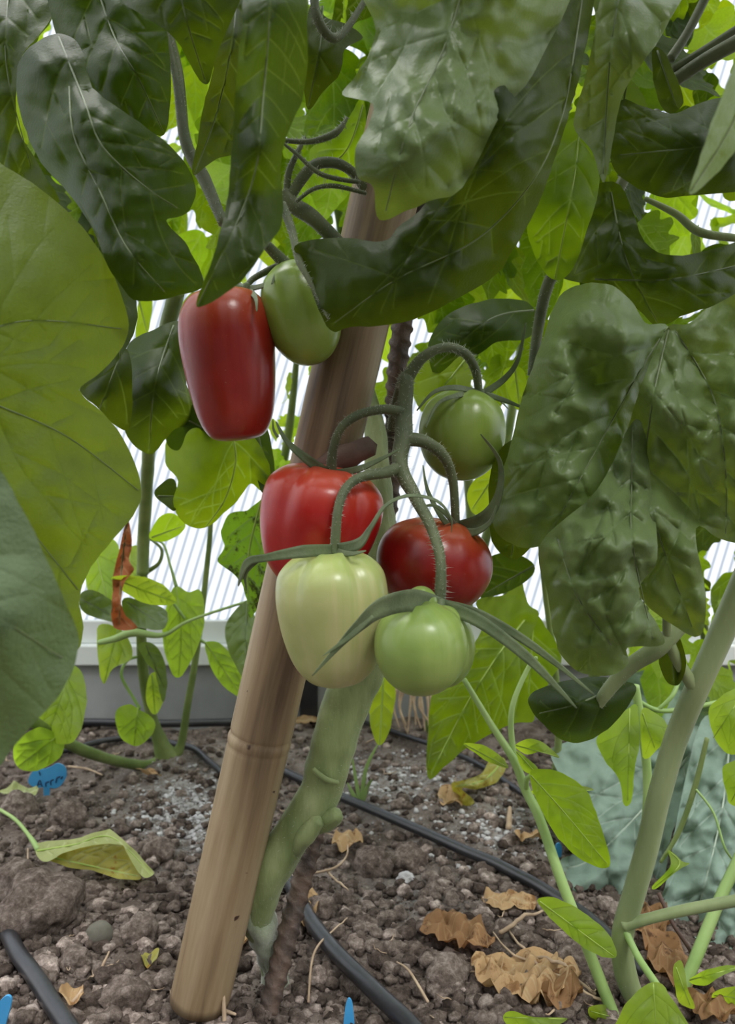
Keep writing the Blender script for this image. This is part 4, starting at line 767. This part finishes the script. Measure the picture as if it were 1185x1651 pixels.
# big veined bright leaves behind the cluster: a low tomato shoot
vp = thing('tomato_plant', 'small tomato plant behind the cluster with one big bright veined leaf', 'tomato plant', G(880, 1330))
tube('stem', [(880, 1335, .69), (900, 1200, .68), (895, 1080, .66), (880, 960, .64), (870, 860, .62)], [12, 12, 11, 10, 8], M['pstem'], vp)
L([(690, 1252), (694, 1130), (715, 1092), (750, 1056), (778, 1010), (768, 968), (815, 958), (838, 925), (850, 972), (868, 990), (852, 1040), (848, 1100), (862, 1160), (822, 1168), (762, 1200), (722, 1230)], [[(845, 1000), (800, 1060), (750, 1140), (696, 1245)]], [(690, 1252, .575), (694, 1130, .60), (840, 925, .62), (862, 1160, .60), (770, 1100, .565)], M['lit'], vp, step=6, gap=34, wave=.010, relief=.003)
L([(806, 1010), (850, 985), (880, 1010), (905, 1060), (885, 1100), (850, 1160), (835, 1100), (815, 1060)], [(860, 1000), (850, 1150)], [(806, 1010, .63), (905, 1060, .64), (850, 1160, .64)], M['lit'], vp, step=6, gap=34, wave=.008)
L([(598, 1100), (620, 1092), (638, 1108), (632, 1160), (624, 1188), (612, 1202), (600, 1180), (594, 1135)], [(618, 1095), (612, 1200)], [(598, 1100, .66), (638, 1108, .66), (612, 1202, .65)], M['yng'], vp, step=6, gap=24)
L([(755, 790), (790, 745), (815, 752), (812, 800), (780, 830), (758, 822)], [(805, 755), (762, 820)], [(755, 790, .60), (815, 752, .59), (780, 830, .61)], M['yng'], vp, step=6, gap=28)
L([(812, 600), (830, 590), (846, 600), (850, 640), (838, 662), (822, 640)], [(830, 592), (838, 660)], [(812, 600, .60), (846, 600, .60), (838, 660, .61)], M['yng'], vp, step=6, gap=28)
L([(782, 905), (822, 890), (862, 912), (850, 935), (826, 950), (800, 960), (775, 965)], [(860, 912), (785, 955)], [(782, 905, .60), (862, 912, .58), (775, 965, .61)], M['tom'], vp, step=6, gap=28)

# ------------------------------------------------------------------ grey-blue cabbage, bottom right, and weeds before it
kp = thing('cabbage_plant', 'cabbage with large crinkled blue-grey leaves in the bottom right corner', 'cabbage', G(1150, 1540))
tube('stem', [(1180, 1545, .53), (1190, 1500, .56), (1200, 1440, .58)], [50, 46, 36], M['sstem'], kp)
L([(888, 1212), (930, 1190), (1010, 1165), (1090, 1140), (1130, 1180), (1120, 1260), (1085, 1340), (1070, 1420), (1040, 1480), (985, 1500), (940, 1452), (905, 1412), (902, 1388), (930, 1370), (915, 1320), (905, 1260)], [[(1125, 1200), (1050, 1290), (960, 1380), (915, 1400)]], [(888, 1212, .68), (1090, 1140, .72), (1070, 1420, .60), (985, 1500, .545), (905, 1410, .60), (1000, 1300, .64), (940, 1340, .61), (1030, 1220, .69)], M['kale'], kp, step=6, gap=62, wave=.016, wl=42, relief=.007)
L([(1125, 1175), (1160, 1150), (1230, 1140), (1260, 1400), (1240, 1600), (1150, 1590), (1085, 1540), (1060, 1480), (1080, 1400), (1090, 1330)], [[(1180, 1150), (1165, 1300), (1130, 1450), (1100, 1540)]], [(1125, 1175, .66), (1230, 1150, .66), (1240, 1590, .49), (1150, 1590, .495), (1060, 1480, .55), (1150, 1400, .55)], M['kale'], kp, step=6, gap=62, wave=.015, wl=42, relief=.007)
L([(960, 1130), (1040, 1080), (1150, 1090), (1230, 1120), (1230, 1200), (1100, 1200), (980, 1200)], [[(1230, 1150), (1100, 1150), (980, 1170)]], [(960, 1130, .76), (1230, 1120, .76), (980, 1200, .74), (1230, 1200, .73)], M['kale'], kp, step=9, gap=42, wave=.016, wl=40, relief=.005)
wp = thing('pepper_plant', 'pepper plant at the right edge with pale stems and small bright hanging leaves', 'pepper plant', G(1105, 1590))
tube('stem', [(1102, 1592, .445), (1125, 1535, .45), (1160, 1450, .46), (1210, 1340, .47), (1260, 1200, .48)], [17, 19, 18, 17, 16], M['ystem'], wp, ridge=.08)
tube('stem', [(1024, 1105, .52), (1034, 1170, .52), (1043, 1240, .52), (1042, 1310, .52), (1030, 1400, .53), (1020, 1500, .535)], [13, 14, 14, 13, 10, 8], M['ystem'], wp)
tube('side_shoot', [(1140, 1190, .50), (1120, 1270, .50), (1095, 1340, .50), (1065, 1390, .50)], [7, 9, 8, 5], M['pstem'], wp)
tube('side_shoot', [(1118, 1268, .50), (1150, 1310, .49), (1170, 1370, .48), (1195, 1400, .48)], [4, 4, 4, 3], M['ystem'], wp)
tube('side_shoot', [(1015, 1120, .54), (1060, 1145, .54), (1120, 1140, .54), (1210, 1120, .54)], [7, 8, 8, 7], M['ystem'], wp)
tube('side_shoot', [(1060, 1145, .54), (1085, 1120, .54), (1100, 1080, .55)], [6, 7, 6], M['ystem'], wp)
RL = [([(962, 1192), (985, 1170), (1012, 1142), (1028, 1140), (1030, 1200), (1022, 1250), (1018, 1292), (1006, 1297), (1000, 1262), (975, 1225)], [(1015, 1142), (1012, 1290)]), ([(1034, 1146), (1055, 1148), (1074, 1165), (1079, 1186), (1058, 1212), (1036, 1220)], [(1036, 1150), (1055, 1205)]),
      ([(1142, 1150), (1160, 1125), (1210, 1105), (1215, 1200), (1185, 1217), (1158, 1200)], [(1200, 1115), (1150, 1190)]), ([(1165, 1240), (1185, 1226), (1220, 1228), (1215, 1300), (1180, 1298), (1170, 1275)], [(1210, 1230), (1180, 1290)]),
      ([(1078, 1370), (1098, 1388), (1111, 1392), (1090, 1405), (1060, 1432), (1052, 1428), (1080, 1398)], [(1082, 1375), (1095, 1395), (1056, 1430)]), ([(1110, 1580), (1150, 1560), (1195, 1558), (1160, 1575), (1135, 1590)], [(1112, 1580), (1192, 1559)]),
      ([(1150, 1600), (1190, 1590), (1230, 1610), (1190, 1625), (1155, 1622)], [(1152, 1605), (1225, 1612)]), ([(1085, 1560), (1100, 1550), (1108, 1590), (1120, 1625), (1095, 1615)], [(1090, 1560), (1112, 1620)]),
      ([(950, 1625), (975, 1620), (990, 1635), (975, 1650), (955, 1645)], [(952, 1630), (988, 1640)])]
for ol, md in RL:
    xs = [q[0] for q in ol]; ys = [q[1] for q in ol]; d = .50 if max(ys) < 1500 else .43
    L(ol, md, [(min(xs), min(ys), d-.012), (max(xs), min(ys), d+.015), (min(xs), max(ys), d+.012), (max(xs), max(ys), d-.01), (sum(xs)/len(xs), sum(ys)/len(ys), d-.008)], M['pep'], wp, step=5, gap=26, vw=1.2, rib=2.4, wave=.004, wl=50, relief=.001)

# ------------------------------------------------------------------ background foliage: tomato plants in the row behind
def template(kind, seed):
    random.seed(seed)
    if kind == 0:    # lobed tomato leaflet, 200 px tall
        right = [(0, 100), (22, 78), (34, 50), (62, 44), (58, 20), (48, 4), (70, -10), (72, -34), (50, -50), (60, -72), (34, -92), (8, -86)]
    elif kind == 1:  # ovate
        right = [(0, 100), (16, 70), (34, 36), (46, 0), (46, -36), (32, -72), (10, -90)]
    else:            # toothed
        right = [(0, 100), (14, 76), (28, 70), (30, 46), (46, 38), (44, 14), (58, 4), (52, -20), (62, -36), (48, -58), (38, -84), (10, -90)]
    left = [(-x*random.uniform(.85, 1.1), y+random.uniform(-5, 5)) for x, y in reversed(right[1:])]
    ol = right+left
    v2, tris, vein, dist, ed = blade(ol, [[(0, -92), (3, 0), (0, 96)]], step=11, gap=36, vw=2.4, rough=.8)
    s = 1/200.; z = np.array([-.16*(abs(x)/60)**1.3*.35 - .10*((y+20)/100)**2 + .05*noise.noise(Vector((x/40, y/40, seed))) for x, y in v2])
    z += .02*(np.clip(dist/14, 0, 1)**.6)
    return np.stack([v2[:, 0]*s, z, -v2[:, 1]*s-.45], 1), tris, vein
TM = {}
def tmesh(k, seed, mat):
    key = (k, seed, mat)
    if key not in TM:
        v, f, vn = template(k, seed); me = bpy.data.meshes.new('leaf'); me.from_pydata(v.tolist(), [], f); me.polygons.foreach_set('use_smooth', [True]*len(me.polygons))
        a = me.attributes.new('vein', 'FLOAT', 'POINT'); a.data.foreach_set('value', vn.astype(np.float32)); me.materials.append(M[mat]); TM[key] = me
    return TM[key]
RS = random.Random(21)
def bgleaf(parent, p, size, yaw, pitch, roll, mat, kind=None):
    me = tmesh(RS.choice((0, 0, 1, 2)) if kind is None else kind, RS.randrange(3)+1, mat)
    o = bpy.data.objects.new('leaf', me); COL.objects.link(o); o.parent = parent
    o.matrix_local = Matrix.Translation(Vector(p)-parent.location) @ (Matrix.Rotation(yaw, 4, 'Z') @ Matrix.Rotation(pitch, 4, 'X') @ Matrix.Rotation(roll, 4, 'Y')) @ Matrix.Scale(size, 4)
    return o
def bgplant(px0, px1, dep, n, ylo, yhi, label, mats=('lit', 'yng', 'tom'), path=None, size=(.05, .09), avoid=(), spread=.1):
    pts = pxline(path, 8); g = Vector(pts[0]); g.z = 0
    e = thing('tomato_plant', label, 'tomato plant', g)
    V, Fc = tube_geo(pts, [.007, .006, .005, .003], 10, hairs=0); mk('stem', V, Fc, M['pstem'], e)
    for k in range(n):
        for _ in range(40):
            px = RS.uniform(px0, px1); py = RS.uniform(ylo, yhi)
            if not any(a <= px <= c_ and b <= py <= d_ for a, b, c_, d_ in avoid): break
        d = dep+RS.uniform(-spread, spread); p = P(px, py, d)
        bgleaf(e, p, RS.uniform(*size), RS.gauss(0, .7), RS.gauss(-.15, .45), RS.gauss(0, .5), RS.choice(mats))
    return e
AV = [(130, 430, 300, 1010), (225, 440, 300, 560), (555, 20, 620, 90), (830, 310, 880, 370), (600, 520, 640, 700), (740, 750, 800, 830), (220, 700, 420, 1100)]
bgplant(-60, 340, .74, 80, -240, 400, 'background tomato plant at upper left behind the dark leaves', avoid=AV, mats=('lit', 'tom', 'lit', 'yng'), path=[(-60, 1195, .95), (-40, 900, .9), (60, 500, .85), (150, 100, .8), (180, -200, .8)])
bgplant(320, 620, .72, 80, -240, 370, 'background tomato plant behind the upper truss and bamboo stake', avoid=AV, mats=('lit', 'lit', 'yng'), path=[(440, 1190, .96), (470, 900, .92), (560, 500, .88), (500, 100, .8), (480, -200, .8)])
bgplant(600, 900, .70, 85, -240, 470, 'background tomato plant behind the large drooping central leaf', avoid=AV, mats=('lit', 'tom', 'lit'), path=[(725, 1190, .96), (760, 900, .92), (745, 600, .88), (760, 200, .8), (750, -200, .8)])
bgplant(880, 1270, .64, 100, -240, 560, 'background tomato plant at upper right behind the crossing leaf stalks', avoid=AV, mats=('lit', 'yng', 'lit', 'tom'), path=[(940, 1185, .97), (990, 900, .92), (1010, 600, .85), (1040, 200, .75), (1060, -200, .7)])
bgplant(645, 870, .80, 26, 440, 600, 'background tomato plant behind the round green tomato', avoid=AV, mats=('yng', 'lit'), size=(.04, .07), path=[(800, 1180, .98), (820, 900, .95), (790, 600, .9), (770, 350, .85)])
bgplant(430, 530, .86, 40, 560, 790, 'background tomato plant with tiny bright leaflets left of the bamboo stake', avoid=(), mats=('yng', 'pep'), size=(.025, .04), path=[(400, 1185, .98), (430, 900, .95), (465, 700, .9), (480, 560, .88)])
bgplant(1010, 1250, .80, 30, 920, 1110, 'background plant with bright leaves under the big crumpled leaf', avoid=(), mats=('pep', 'yng'), size=(.04, .07), path=[(1150, 1185, .98), (1140, 1050, .9), (1120, 930, .85)])
bgplant(860, 1260, .90, 40, 540, 950, 'background tomato plant hidden mostly by the big crumpled leaf', avoid=(), mats=('lit', 'tom'), size=(.05, .08), path=[(1040, 1180, .98), (1050, 900, .95), (1060, 500, .92)])

bgplant(-80, 600, .90, 90, -240, 430, 'farthest tomato plant at upper left against the glazing', avoid=AV[:5], mats=('lit', 'yng'), size=(.08, .12), spread=.05, path=[(-90, 1180, .99), (0, 800, .96), (120, 400, .93), (200, 0, .92)])
bgplant(560, 1270, .88, 95, -240, 480, 'farthest tomato plant at upper right against the glazing', avoid=AV[:5], mats=('lit', 'yng'), size=(.08, .12), spread=.05, path=[(690, 1180, .99), (800, 800, .96), (860, 400, .93), (900, 0, .92)])
# unseen leaves added above the two front plants to shade the leaves in view
for par, xa, xb in ((tp, -.16, .10), (rp, .08, .30)):
    for k in range(34):
        bgleaf(par, (RS.uniform(xa, xb), RS.uniform(.20, .48), RS.uniform(.60, .78)), RS.uniform(.07, .11), RS.gauss(0, 1), RS.gauss(-.5, .4), RS.gauss(0, .5), 'tom')

# ------------------------------------------------------------------ things lying on the soil
yl = thing('fallen_leaf', 'wilted yellow-green folded leaf with curved stalk lying left of the bamboo stake', 'leaf', G(150, 1420))
L([(58, 1362), (80, 1356), (120, 1352), (170, 1338), (182, 1340), (215, 1368), (240, 1396), (248, 1408), (235, 1416), (222, 1405), (205, 1375), (195, 1362), (160, 1362), (110, 1372), (78, 1388), (62, 1384)], [(60, 1372), (120, 1362), (180, 1350), (244, 1410)], [(58, 1362, .60), (180, 1338, .59), (248, 1410, .565), (62, 1386, .585), (150, 1365, .57)], M['ylg'], yl, name='upper_half', step=5, gap=24, wave=.004, wl=30)
L([(78, 1384), (110, 1370), (160, 1360), (195, 1360), (206, 1376), (222, 1404), (226, 1418), (190, 1416), (150, 1404), (110, 1398)], [(90, 1384), (220, 1412)], [(78, 1384, .588), (160, 1360, .592), (226, 1418, .565), (150, 1404, .575)], M['yel'], yl, name='lower_half', step=5, gap=24, wave=.005, wl=30)
tube('leaf_stalk', [(-30, 1290, .64), (20, 1318, .625), (45, 1345, .61), (62, 1370, .595)], [5, 6, 6, 10], M['ystem'], yl)
y2 = thing('fallen_leaf', 'crumpled yellow leaf with brown spots standing on the soil behind the slender stem', 'leaf', G(770, 1295))
L([(728, 1264), (745, 1258), (775, 1248), (790, 1225), (812, 1222), (815, 1240), (800, 1262), (770, 1272), (745, 1272), (765, 1292), (750, 1300), (735, 1285)], [(812, 1225), (780, 1258), (735, 1268)], [(728, 1264, .72), (812, 1225, .78), (750, 1300, .735), (780, 1262, .71)], M['yel'], y2, name='leaf_blade', step=4, gap=20, wave=.018, wl=24, relief=.003)
def dry(px, py, w, h, label, mat='dryp', seed=0, ang=0, name='dry_leaf'):
    rs = random.Random(seed); g = G(px, py); n = 9; ol = []
    for k in range(n):
        a = 2*math.pi*k/n; r = rs.uniform(.8, 1.1); x = math.cos(a)*w/2*r; y = math.sin(a)*h/2*r; c, s_ = math.cos(ang), math.sin(ang); ol.append((px+x*c-y*s_, py+x*s_+y*c))
    random.seed(seed); v2, tris, vein, dist, ed = blade(ol, [[(px-w*.4*math.cos(ang), py-w*.4*math.sin(ang)), (px, py+2), (px+w*.4*math.cos(ang), py+w*.4*math.sin(ang))]], step=4, gap=14, vw=1.3)
    V = []
    for x, y in v2:
        q = G(x, y+6); z = .004+clump(q.x, q.y)*.5+.016*abs(noise.noise(Vector((x/30, y/22, seed))))+.004*noise.noise(Vector((x/13, y/10, seed+4)))
        V.append((q.x+.004*noise.noise(Vector((x/20, y/20, 30+seed))), q.y, max(z, .001)+.003))
    o = mk(name, V, tris, M[mat], attr={'vein': vein}); return tag(o, label, 'dry leaf')
dry(820, 1468, 100, 28, 'orange-tan curled dry leaf below the diagonal hose', 'dryp', 1)
dry(735, 1515, 110, 60, 'large brown crumpled dry leaf in the middle of the litter', 'dry', 2, .3)
dry(560, 1362, 56, 30, 'small tan dry leaf beside the stem node', 'dryp', 3)
dry(492, 1480, 46, 60, 'pale tan dry leaf at the end of the thick hose', 'dryp', 4, .5)
dry(850, 1590, 170, 90, 'big pale papery dry leaf at bottom, left of the slender stem', 'dryp', 5, .2)
dry(1075, 1560, 110, 60, 'dark brown dry leaf behind the base of the smooth stem', 'dry', 6, .8)
dry(1050, 1500, 60, 70, 'brown shrivelled dry leaf just right of the smooth stem', 'dry', 7, 1.2)
dry(725, 1300, 50, 30, 'pale beige dry leaf under the yellow crumpled leaf', 'dryp', 8)
dry(30, 1278, 70, 16, 'flat olive dry leaf at the left edge below the blue label', 'ylg', 9)
dry(240, 1562, 26, 16, 'tiny yellow leaf scrap on the clods left of the stake base', 'yel', 10)
dry(118, 1625, 40, 34, 'small pale dry leaf scrap at bottom left', 'dryp', 11, -.8)
dry(385, 1520, 40, 60, 'tan dry leaf between the stake and the stem base', 'dryp', 12, 1)
dry(500, 1165, 60, 14, 'pale flat dry leaf at the back beside the stem', 'dryp', 13)
dry(850, 1365, 50, 18, 'small tan dry leaf beside the slender stem', 'dryp', 14)
dry(240, 1258, 40, 16, 'small tan dry husk in front of the pepper plant base', 'dryp', 15)
dry(905, 1620, 90, 50, 'brown dry leaf at the bottom edge beside the slender stem', 'dry', 16, .3)
dry(1150, 1640, 90, 40, 'dark brown dry leaf in the bottom right corner', 'dry', 17, .3)
def twig(pts, w, label, group=None, name='dry_twig'):
    q = [tuple(G(x, y, u)) for x, y, u in pts]; q = catmull(q, 6); q[:, 2] += [max(0, clump(a, b))+.0015 for a, b, _ in q]
    d = q[:, 1].mean(); V, Fc = tube_geo(q, [w/2*d/F, w/2*d/F*.9, w/2*d/F*.5], 6); o = mk(name, V, Fc, M['twig']); tag(o, label, 'twig', group)
twig([(690, 1620, .002), (660, 1570, .006), (640, 1555, .004)], 5, 'pale forked rootlet at the bottom, right of the thick hose')
twig([(497, 1620, .0), (505, 1545, .008), (530, 1510, .012), (560, 1492, .006)], 4, 'pale rootlet arching over the thick hose')
twig([(500, 1412, .002), (540, 1402, .006), (560, 1380, .006), (558, 1350, .004)], 4, 'pale rootlet curving right of the steel bar')
twig([(525, 1405, .002), (548, 1430, .005), (562, 1442, .003)], 4, 'short rootlet below the stem node')
twig([(960, 1608, .003), (900, 1570, .007), (850, 1540, .007), (820, 1505, .003)], 6, 'long tan twig across the litter, upper one')
twig([(980, 1620, .003), (900, 1590, .007), (830, 1545, .007), (795, 1510, .003)], 5, 'long tan twig across the litter, lower one')
twig([(806, 1512, .003), (840, 1490, .008), (875, 1472, .006)], 7, 'pinkish twig slanting up beside the orange-tan dry leaf')
twig([(932, 1600, .003), (900, 1630, .004), (880, 1645, .003)], 5, 'tan twig near the bottom edge beside the slender stem')
twig([(160, 1578, .002), (176, 1545, .010)], 5, 'short pale stick leaning on the clods left of the stake')
twig([(362, 1655, .001), (360, 1600, .016)], 8, 'grey stick standing upright at the foot of the bamboo stake')
twig([(335, 1625, .003), (380, 1640, .004)], 8, 'grey stick lying across the foot of the bamboo stake')
twig([(105, 1635, .002), (125, 1612, .008), (132, 1600, .010)], 9, 'forked straw-coloured stick at bottom left')
twig([(45, 1375, .003), (48, 1400, .010), (75, 1425, .003)], 3, 'thin rootlet hanging under the wilted leaf')
twig([(130, 1375, .005), (105, 1235, .0)][::-1] if False else [(110, 1238, .002), (140, 1242, .004), (165, 1252, .002)], 4, 'pinkish rootlet beside the blue label')
twig([(820, 1345, .002), (822, 1305, .016)], 10, 'pale cut stick standing behind the diagonal hose')
twig([(590, 1200, .004), (610, 1190, .014), (625, 1180, .002)], 3, 'thin rootlet arch beside the small seedling')
rr = random.Random(5)
for k in range(45):
    x = rr.uniform(0, 1000); y = rr.uniform(1200, 1640); a = rr.uniform(0, 6.3); l = rr.uniform(10, 34)*(y-900)/500
    twig([(x, y, .001), (x+l*.5*math.cos(a)+rr.uniform(-5, 5), y+l*.25*math.sin(a)+3, .005), (x+l*math.cos(a), y+l*.4*math.sin(a), .001)], rr.uniform(1.5, 3), 'fine pale rootlet lying on the soil', 'fine rootlets scattered on the soil', name='rootlet')
tube('dark_twig', [(1062, 1440, .47), (1085, 1490, .46), (1118, 1545, .455), (1112, 1590, .45)], [7, 6, 6, 5], simple('dark_bark', [(.3, (.05, .025, .02)), (.7, (.12, .07, .05))], 60, .7)); tag(bpy.data.objects['dark_twig'], 'thin dark brown twig standing right of the smooth stem', 'twig')
sdl = thing('seedling', 'tiny grass seedling with narrow leaves right of the main stem', 'seedling', G(582, 1300))
for pts in ([(582, 1300, .735), (575, 1265, .735), (566, 1210, .735)], [(582, 1300, .735), (590, 1240, .73), (612, 1195, .73)], [(583, 1300, .735), (592, 1270, .73), (600, 1256, .725)], [(580, 1300, .735), (568, 1278, .735), (560, 1262, .735)]):
    g = sepal(pts, [4, 7, 5, 1.2], sdl); mk('blade', g[0], g[1], M['ystem'], sdl)
# dried hanging root bundle at the back
v, f = join([tgeo([(640+k*6, 1110, .93), (642+k*6+rr.uniform(-10, 10), 1140, .92), (640+k*7+rr.uniform(-16, 16), 1172+rr.uniform(-8, 12), .91)], [6, 5, 2], n=5, seg=6) for k in range(10)]); tag(mk('dried_plant', v, f, M['twig']), 'bundle of dried brown stems at the back under the green tomato', 'dried plant')

# ------------------------------------------------------------------ blue plant labels
def plate(outline, d, th, mat, name, parent=None, tiltz=0):
    ol = catmull(outline, 6, closed=True); n = len(ol); V = [P(x, y, d) for x, y in ol]+[P(x, y, d)+Vector((0, th, 0)) for x, y in ol]
    Fc = [tuple(range(n))[::-1], tuple(range(n, 2*n))]+[(i, (i+1) % n, n+(i+1) % n, n+i) for i in range(n)]
    return mk(name, V, Fc, M[mat], parent, smooth=False)
dd = G(75, 1272).y
lb = thing('plant_label', 'blue kidney-shaped plant label with handwriting stuck in the soil at left', 'plant label', G(75, 1275))
plate([(46, 1255), (55, 1242), (70, 1240), (82, 1236), (92, 1231), (104, 1236), (107, 1250), (100, 1264), (90, 1271), (75, 1269), (58, 1270), (47, 1264)], dd, .0012, 'blue', 'plate', lb)
plate([(70, 1265), (80, 1265), (77, 1300), (73, 1300)], dd+.0003, .001, 'blue', 'spike', lb)
ink = []
for st in ([(60, 1268), (64, 1258), (68, 1268)], [(61.5, 1264.5), (66.5, 1264.5)], [(74, 1268), (74, 1262), (79, 1260)], [(82, 1266), (82, 1259), (86, 1257)], [(90, 1262), (92, 1254), (97, 1252)], [(63, 1244), (65, 1250)], [(98, 1256), (101, 1252)]):
    ink.append(tgeo([(x, y, dd-.0003) for x, y in st], [1.8, 1.8], n=4, seg=5))
v, f = join(ink); mk('handwriting', v, f, M['ink'], lb)
def tagtip(ol, g, label):
    o = plate(ol, g.y, .0015, 'blue', 'plant_label'); tag(o, label, 'plant label')
tagtip([(554, 1670), (556, 1630), (560, 1613), (565, 1612), (569, 1625), (571, 1670)], G(562, 1668), 'blue rounded tip of a plant label at the bottom edge beside the hose')
tagtip([(-30, 1690), (-10, 1630), (8, 1607), (18, 1612), (12, 1640), (-5, 1690)], G(0, 1690), 'blurred blue plant label tip in the bottom left corner')
tagtip([(896, 1378), (897, 1362), (903, 1360), (906, 1368), (904, 1382)], G(900, 1384), 'tiny blue label edge beside the crinkled cabbage leaf')
